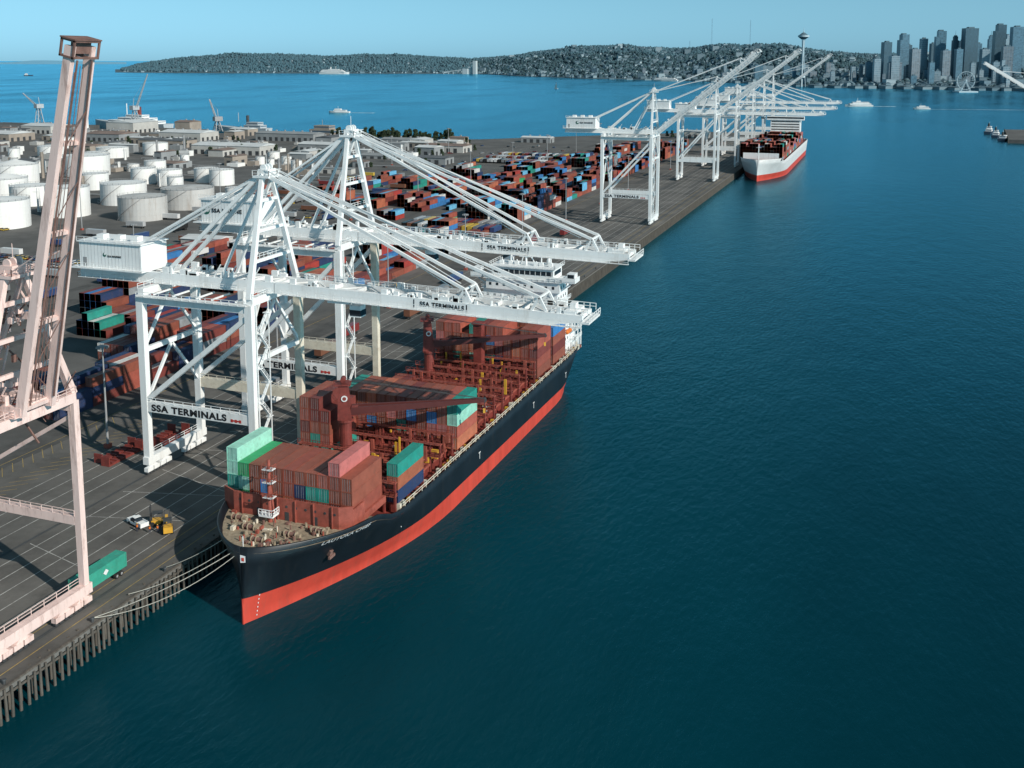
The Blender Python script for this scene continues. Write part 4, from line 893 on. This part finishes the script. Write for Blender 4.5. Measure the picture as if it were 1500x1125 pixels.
def facade(name,wall,glass,bw,rh):
    m=bpy.data.materials.new(name); m.use_nodes=True; nt=m.node_tree; L=nt.links; b=nt.nodes['Principled BSDF']; b.inputs['Roughness'].default_value=.35
    tc=nn(nt,'ShaderNodeTexCoord'); sp=nn(nt,'ShaderNodeSeparateXYZ'); L.new(tc.outputs['Object'],sp.inputs[0]); a=nn(nt,'ShaderNodeMath',operation='ADD'); L.new(sp.outputs[0],a.inputs[0]); L.new(sp.outputs[1],a.inputs[1])
    cb=nn(nt,'ShaderNodeCombineXYZ'); L.new(a.outputs[0],cb.inputs[0]); L.new(sp.outputs[2],cb.inputs[1])
    br=nn(nt,'ShaderNodeTexBrick'); br.offset=0; br.inputs['Scale'].default_value=1; br.inputs['Brick Width'].default_value=bw; br.inputs['Row Height'].default_value=rh; br.inputs['Mortar Size'].default_value=rh*.14; br.inputs['Color1'].default_value=(*glass,1); br.inputs['Color2'].default_value=(*[c*1.8 for c in glass],1); br.inputs['Mortar'].default_value=(*wall,1)
    L.new(cb.outputs[0],br.inputs['Vector']); L.new(br.outputs['Color'],b.inputs['Base Color']); return m
FA=[facade('haze_tinted_facade_dark',(.055,.11,.145),(.035,.075,.11),4,9),facade('haze_tinted_facade_blue_glass',(.10,.19,.25),(.055,.12,.17),7,4),facade('haze_tinted_facade_concrete',(.25,.33,.38),(.08,.14,.18),5,8),facade('haze_tinted_facade_tan',(.22,.25,.27),(.08,.12,.155),9,5)]  # tower wall and glass colours include a painted haze tint
def tower(px,ytop,wpx,d,style=0,fm=0,base=None):
    w_=far(px,d); z0=terr(px,d) if base is None else base; H=100+(88-ytop)*d/1510-z0; W=wpx*d/1510*.60; D=W*U(.7,1.1)
    if H<8: return
    o=empty('office_tower',(w_.x,w_.y,z0),['dark glass','blue glass','pale concrete','tan stone'][fm]+' high-rise tower in the downtown skyline','tower','downtown towers',PHI*0+U(.2,.5))
    q=MB(); q.box(-W/2,-D/2,-8,W/2,D/2,H*.88 if style else H)
    if style==1: q.box(-W*.36,-D*.36,H*.88,W*.36,D*.36,H*.97)
    if style==2: q.box(-W*.5+W*.22,-D/2+.4,H*.88,W/2,D/2-.4,H)
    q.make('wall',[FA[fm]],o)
    q=MB(); t=H if style!=1 else H*.97; q.box(-W*.2,-D*.2,t,W*.25,D*.2,t+5); q.box(-W*.3,-D*.1,t,-W*.22,D*.1,t+3)
    if style==1: q.cyl((0,0,t+5),(0,0,t+22),.8,.3,6)
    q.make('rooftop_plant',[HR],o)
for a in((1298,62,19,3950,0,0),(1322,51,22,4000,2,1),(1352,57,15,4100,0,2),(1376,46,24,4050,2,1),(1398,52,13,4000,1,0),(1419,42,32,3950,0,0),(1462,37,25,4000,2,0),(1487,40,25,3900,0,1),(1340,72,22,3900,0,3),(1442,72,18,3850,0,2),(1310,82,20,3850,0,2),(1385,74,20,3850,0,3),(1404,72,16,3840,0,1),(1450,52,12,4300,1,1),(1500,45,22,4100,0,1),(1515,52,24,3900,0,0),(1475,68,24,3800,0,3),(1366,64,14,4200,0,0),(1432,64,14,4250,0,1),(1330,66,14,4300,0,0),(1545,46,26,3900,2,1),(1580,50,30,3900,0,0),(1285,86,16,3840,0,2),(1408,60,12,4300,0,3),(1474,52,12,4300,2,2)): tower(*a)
for i in range(170):
    px=U(880,1560); d=interp(RS,px)+U(60,700); tower(px,interp([(880,107),(1000,103),(1150,98),(1300,96),(1560,92)],px)+U(-6,18),U(6,17),d,0,random.choice((2,2,3,1,2)))
for i in range(26):
    px=900+i*25+U(-6,6); d=interp(RS,px)-U(20,60); w_=far(px,d); o=empty('pier_shed',(w_.x,w_.y,1),'long pale pier shed on the far waterfront','shed','sheds along the far waterfront',.3+U(-.1,.1)); 
    W=U(22,34);Ln=U(70,130); q=MB(); q.box(-W/2,-Ln/2,-3,W/2,Ln/2,U(5,8)); q.make('wall',[random.choice(HW[1:])],o); q=MB(); q.add([(-W/2-.5,-Ln/2-.5,8),(0,-Ln/2-.5,11),(W/2+.5,-Ln/2-.5,8),(-W/2-.5,Ln/2+.5,8),(0,Ln/2+.5,11),(W/2+.5,Ln/2+.5,8)],[(0,1,4,3),(1,2,5,4),(0,2,1),(3,4,5)]); q.make('roof',[HR],o)
w_=far(1176,3950); z0=terr(1176,3950); o=empty('observation_tower',(w_.x,w_.y,z0),'slender tripod observation tower with a flying-saucer top','tower')
HT=mat('haze_tinted_white_steel',(.42,.54,.60),.7,var=.05); q=MB(); T=224-z0  # white steel greyed towards blue as painted haze
for k in range(3):
    a=k*2.094+.5; pr=None
    for j in range(13):
        t=j/12; r=13*(1-t)**1.6+2.6+4*max(0,t-.7)**1.5*6; c=Vector((math.cos(a)*r,math.sin(a)*r,T*.82*t))
        if pr: q.beam(pr,c,2.4,2.4)
        pr=c
q.cyl((0,0,0),(0,0,T*.84),2.6,n=8); q.cyl((0,0,T*.16),(0,0,T*.19),11,n=16); q.make('tripod',[HT],o)
q=MB(); q.cyl((0,0,T*.80),(0,0,T*.84),8,20,24); q.cyl((0,0,T*.84),(0,0,T*.865),21,21,24,1); q.cyl((0,0,T*.865),(0,0,T*.9),19,8,24); q.cyl((0,0,T*.9),(0,0,T*.915),9,3,16); q.make('saucer',[HR,HT],o)
q=MB(); q.cyl((0,0,T*.91),(0,0,T*.94),2.5,1.2,8); q.cyl((0,0,T*.94),(0,0,T),1.,.3,6); q.make('spire',[HT],o)
for px,yt in((1042,28),(1098,30),(1010,60)):
    w_=far(px,6300); z0=terr(px,6300); H=100+(88-yt)*6300/1510-z0; q=MB()
    for s1,s2 in((-1,-1),(1,-1),(0,1)): q.beam((s1*3,s2*3,0),(s1*1.4,s2*1.4,H),.7)
    for k in range(int(H/10)): q.beam((-3,-3,k*10),(3,-3,k*10+8),.4)
    tag(q.make('radio_mast',[mat('haze_tinted_mast',(.22,.40,.52),.8)],None,(w_.x,w_.y,z0)),'thin lattice radio mast on top of the hill','mast','radio masts on the hill')  # mast colour shifted to blue for painted haze
w_=far(1417,3250); fw=empty('ferris_wheel',(w_.x,w_.y,2),'white ferris wheel standing on a waterfront pier','ferris wheel',None,PHI)
q=MB(); r=28; zc_=34
for off in(-1.5,1.5):
    for i in range(36):
        a,b_=i*math.pi/18,(i+1)*math.pi/18; q.beam((math.cos(a)*r,off,zc_+math.sin(a)*r),(math.cos(b_)*r,off,zc_+math.sin(b_)*r),1.,1.)
for i in range(18): a=i*math.pi/9; q.beam((0,0,zc_),(math.cos(a)*r,0,zc_+math.sin(a)*r),.4,.4)
q.cyl((0,-3,zc_),(0,3,zc_),2,n=12); q.make('wheel_rim',[HT],fw)
q=MB()
for s_ in(-1,1): q.beam((s_*16,-5,0),(0,-2.5,zc_),1.2); q.beam((s_*16,5,0),(0,2.5,zc_),1.2)
q.box(-30,-25,-3,30,25,1); q.make('support_leg',[HT],fw)
for i in range(18): a=i*math.pi/9; q=MB(); x,z=math.cos(a)*(r+1),zc_+math.sin(a)*(r+1)-1.5; q.box(x-1.1,-1.2,z-1.2,x+1.1,1.2,z+1.2); q.make('gondola',[HG],fw)
w_=far(690,7500); q=MB()
q.box(-60,-20,-3,-20,20,38); q.box(20,-16,-3,44,16,95); 
for k in range(6): q.cyl((-16+k*6.4,0,-3),(-16+k*6.4,0,45),3.2,n=10)
q.box(-20,-8,45,20,8,52); q.beam((-60,0,30),(-230,0,12),6,6)
for k in range(5): q.box(-220+k*38,-2,-3,-216+k*38,2,12+k*4)
tag(q.make('grain_elevator',[mat('haze_tinted_concrete',(.45,.54,.58),.9,var=.05)],None,(w_.x,w_.y,0)),'pale grain elevator with silos on the far shore','grain elevator')  # concrete colour has distance haze tinted in
# ---------------------------------------------------------------- boats
def vessel(name,x,y,L,W,H,rz,label,cat,hm,decks,stack=None,fm=WHITE,wake=0,grp=None,z=-1):
    o=empty(name,(x,y,z),label,cat,grp,rz); q=MB(); N=12; vs=[]
    for i in range(N+1):
        t=i/N; yy=-L/2+L*t; wd=W/2*(min(1,(1-t)*3.2)**.6 if t>.6 else (.85+.15*min(1,t*4))); 
        if i==N: wd=.05
        sh=H*(1+.35*max(0,t-.6)*2.5)
        vs+=[(-wd*.8,yy,-.6),(wd*.8,yy,-.6),(wd,yy,sh),(-wd,yy,sh)]
    fs=[]
    for i in range(N): a=i*4; fs+=[(a,a+1,a+5,a+4),(a+1,a+2,a+6,a+5),(a+2,a+3,a+7,a+6),(a+3,a,a+4,a+7)]
    fs+=[(3,2,1,0)]; q.add(vs,fs); q.make('hull',[hm],o)
    q=MB(); zz=H
    for (t0,t1,wf,h) in decks:
        y0=-L/2+L*t0;y1=-L/2+L*t1; q.box(-W/2*wf,y0,zz,W/2*wf,y1,zz+h); q.box(-W/2*wf-.04,y0+.5,zz+h*.45,W/2*wf+.04,y1-.5,zz+h*.75,1); q.box(-W/2*wf+.5,y0-.04,zz+h*.45,W/2*wf-.5,y1+.04,zz+h*.75,1); zz+=h+.02
    q.make('cabin',[fm,HG],o)
    q=MB(); q.cyl((0,L*.05,zz),(0,L*.05,zz+H*1.8),.012*L*.4,n=6); q.make('mast',[fm],o)
    if stack: q=MB(); q.cyl((0,-L*.12,zz),(0,-L*.12,zz+H*1.3),W*.12,n=10); q.make('funnel',[stack],o)
    if wake:
        q=MB(); N=24; vs=[]
        for i in range(N+1): t=i/N; wd=W*(.35+.5*t)*U(.6,1.2); vs+=[(-wd+U(-1,1),-L/2-wake*t,.04),(wd+U(-1,1),-L/2-wake*t,.04)]
        q.add(vs,[(2*i+2,2*i+3,2*i+1,2*i) for i in range(N)])
        q.make('wake',[mat('wake_foam',(.42,.56,.62),.8,var=.7,scale=.12)],o)
    return o
def wxy(px,py,h=101):
    s_=py-88; k=h/s_; return (k*(-530.8+.948*(px-750))+.0484*h, k*(1445.6+.348*(px-750))-.1319*h)
NAVY=mat('navy_hull',(.03,.06,.10),.5); FH=mat('far_white_hull',(.74,.76,.76),.5,var=.04)
vessel('work_boat',*wxy(497,165),42,11,2.6,1.75,'small white work boat crossing the bay','boat',FH,[(.15,.75,.8,2.6),(.4,.7,.6,2.6)],wake=50)
x,y=wxy(1258,156); vessel('passenger_ferry',x,y,60,14,3.5,1.9,'white passenger ferry on the blue bay','ferry',FH,[(.08,.85,.9,3.4),(.15,.75,.8,3),(.45,.6,.4,2.6)],wake=50)
x,y=wxy(1350,160); vessel('tour_boat',x,y,34,9,2.6,1.75,'white tour boat trailing a long wake','boat',FH,[(.1,.8,.85,2.8),(.3,.65,.6,2.2)],wake=280)
x,y=wxy(815,130); q=MB(); q.add([(0,-4,1),(0,5,1),(0,.5,24)],[(0,1,2)]); q.add([(0.1,5.5,1.3),(0.1,10,1),(0.1,.8,22)],[(0,1,2)]); sbt=empty('sailboat',(x,y,-1),'small sailboat with white sails on the bay','sailboat',None,1.2); q.make('sail',[FH],sbt); q=MB(); q.beam((0,-7,.5),(0,9,.7),3.4,1.6,0,.6,1.2); q.make('hull',[FH],sbt); q=MB(); q.cyl((0,.6,0),(0,.6,25),.2,n=6); q.make('mast',[GREY],sbt)
x,y=wxy(42,111); vessel('fishing_boat',x,y,60,14,5,-1.2,'dark work vessel far out on the bay','boat',NAVY,[(.1,.4,.8,6),(.15,.35,.6,5)])
x,y=wxy(490,108.5); vessel('cruise_ship',x,y,230,32,12,-1.45,'large white cruise ship berthed on the far shore','cruise ship',FH,[(.04,.86,.98,5),(.05,.84,.96,5),(.07,.8,.94,5),(.1,.75,.9,5),(.3,.66,.6,4)],stack=FH)
x,y=wxy(975,119); vessel('car_ferry',x,y,120,24,7,1.5,'white and green car ferry near the far shore','ferry',FH,[(.05,.95,.98,5),(.12,.88,.9,4),(.45,.55,.5,3)])
for px,py,lab in((1238,119,'white moored yacht'),(1150,123,'white cruise vessel')): x,y=wxy(px,py); vessel('moored_boat',x,y,60,14,5,1.3,lab+' by the far waterfront','boat',FH,[(.1,.8,.9,4),(.2,.7,.8,4)])
land('ground_pier',[(136,1395),(420,1370),(420,1640),(150,1600)],3.5,ASPH)
for i in range(40):
    yy=1395+i*5.1; q=MB(); q.cyl((0,0,-4),(0,0,4.6),.5,n=6); tag(q.make('pier_pile',[WOODP],None,(136+i*.35,yy,0)),'dark timber pile beside the pier','pile','timber piles along the far pier')
vessel('tug_boat',128,1570,34,11,3.4,-.2,'dark tug boat with white wheelhouse moored at the pier','tug',NAVY,[(.35,.8,.7,3.2),(.45,.72,.5,3.4)],stack=DARK)
vessel('tug_boat',131,1500,30,10,3.2,-.2,'dark tug boat with white wheelhouse moored at the pier','tug',NAVY,[(.35,.8,.7,3),(.45,.72,.5,3)],stack=DARK)
vessel('tug_boat',134,1440,34,11,3.4,-.2,'dark workboat moored beside the pier','tug',NAVY,[(.35,.8,.7,3.2)],stack=DARK)
wh(220,1520,60,24,9,0,ROOFS[2],WALLS[1]); wh(250,1450,40,24,7,0,ROOFS[0],WALLS[0])
x,y=far(1535,1500); cr=empty('dock_crane',(x,y,2),'white dock crane with a raised lattice boom','crane',None,.15); q=MB()
for s_ in(-5,5):
    for s2 in(0,30): q.beam((s2,s_,0),(s2,s_,46),2,2)
    q.beam((0,s_,46),(36,s_,46),2,3)
q.make('frame',[WHITE],cr); q=MB()
for s_ in(-3.5,3.5): q.beam((2,s_,40),(-86,s_,94),2.2,4.2)
for k in range(9): t=k/8; q.beam((2-88*t,-3,40+54*t),(2-88*min(1,t+.1),3,40+54*min(1,t+.1)),1.2)
q.beam((6,0,48),(6,0,76),1.6); q.beam((6,0,76),(-60,0,82),.7); q.make('boom',[WHITE],cr)
# shipyard
NG=mat('naval_grey',(.40,.44,.47),.6,var=.1)
vessel('grey_ship',-1060,1245,150,24,9,1.45,'grey government ship in the shipyard','ship',NG,[(.1,.75,.8,4),(.2,.62,.7,4),(.3,.52,.6,4)],stack=RED,fm=WHITE)
vessel('grey_ship',-860,1235,95,18,7,1.5,'pale supply ship at the shipyard quay','ship',NG,[(.1,.4,.8,4),(.15,.36,.7,4)],stack=DARK,fm=NG)
vessel('barge',-700,1190,60,20,4,1.5,'brown work barge with deckhouse by the shore','barge',PINKD,[(.2,.8,.85,7),(.3,.7,.7,5)],fm=WALLS[2])
def jibcrane(x,y,h,L,el,az,mt,lab):
    o=empty('harbour_crane',(x,y,4),lab,'crane','shipyard cranes',az); q=MB()
    for a,b_ in((-5,-5),(5,-5),(5,5),(-5,5)): q.beam((a,b_,0),(a*.35,b_*.35,h),.9)
    for k in range(4): z=h*k/4; w_=5-3.2*k/4; q.beam((-w_,-w_,z),(w_,-w_,z+h/4),.4); q.beam((w_,-w_,z),(w_,w_,z+h/4),.4)
    q.make('tower',[mt],o); q=MB(); q.box(-4,-6,h,4,5,h+6); q.make('cab',[mt],o); q=MB(); c,s_=math.cos(el),math.sin(el)
    for yy,zz in((-1.4,0),(1.4,0),(0,2.2)): q.beam((3,yy,h+2+zz),(3+c*L,yy*.3,h+2+s_*L),.7)
    for k in range(12):
        t=k/12; q.beam((3+c*L*t,-1.3*(1-t),h+2+s_*L*t),(3+c*L*(t+.08),1.3*(1-t),h+2+s_*L*(t+.08)),.4)
    q.beam((-3,0,h+6),(-1,0,h+16),.6); q.beam((-1,0,h+16),(3+c*L*.9,0,h+2+s_*L*.9),.2); q.make('jib',[mt],o)
jibcrane(-1010,1195,26,56,1.05,-.2,NG,'pale grey lattice jib crane in the shipyard'); jibcrane(-860,1180,14,34,.9,2.6,GREY,'grey lattice jib crane in the shipyard'); jibcrane(-1180,1190,26,40,.5,2.9,NG,'grey jib crane beside a ship')
q=MB(); q.cyl((0,0,0),(0,0,52),3.2,2.4,14,0); q.cyl((0,0,30),(0,0,38),3.1,2.8,14,1); q.cyl((0,0,45),(0,0,52.2),2.9,2.6,14,1); tag(q.make('smokestack',[WHITE,SRED],None,(-1075,1170,4)),'red and white banded smokestack in the shipyard','smokestack')
print('containers',NC[0],'slots',len(slots))
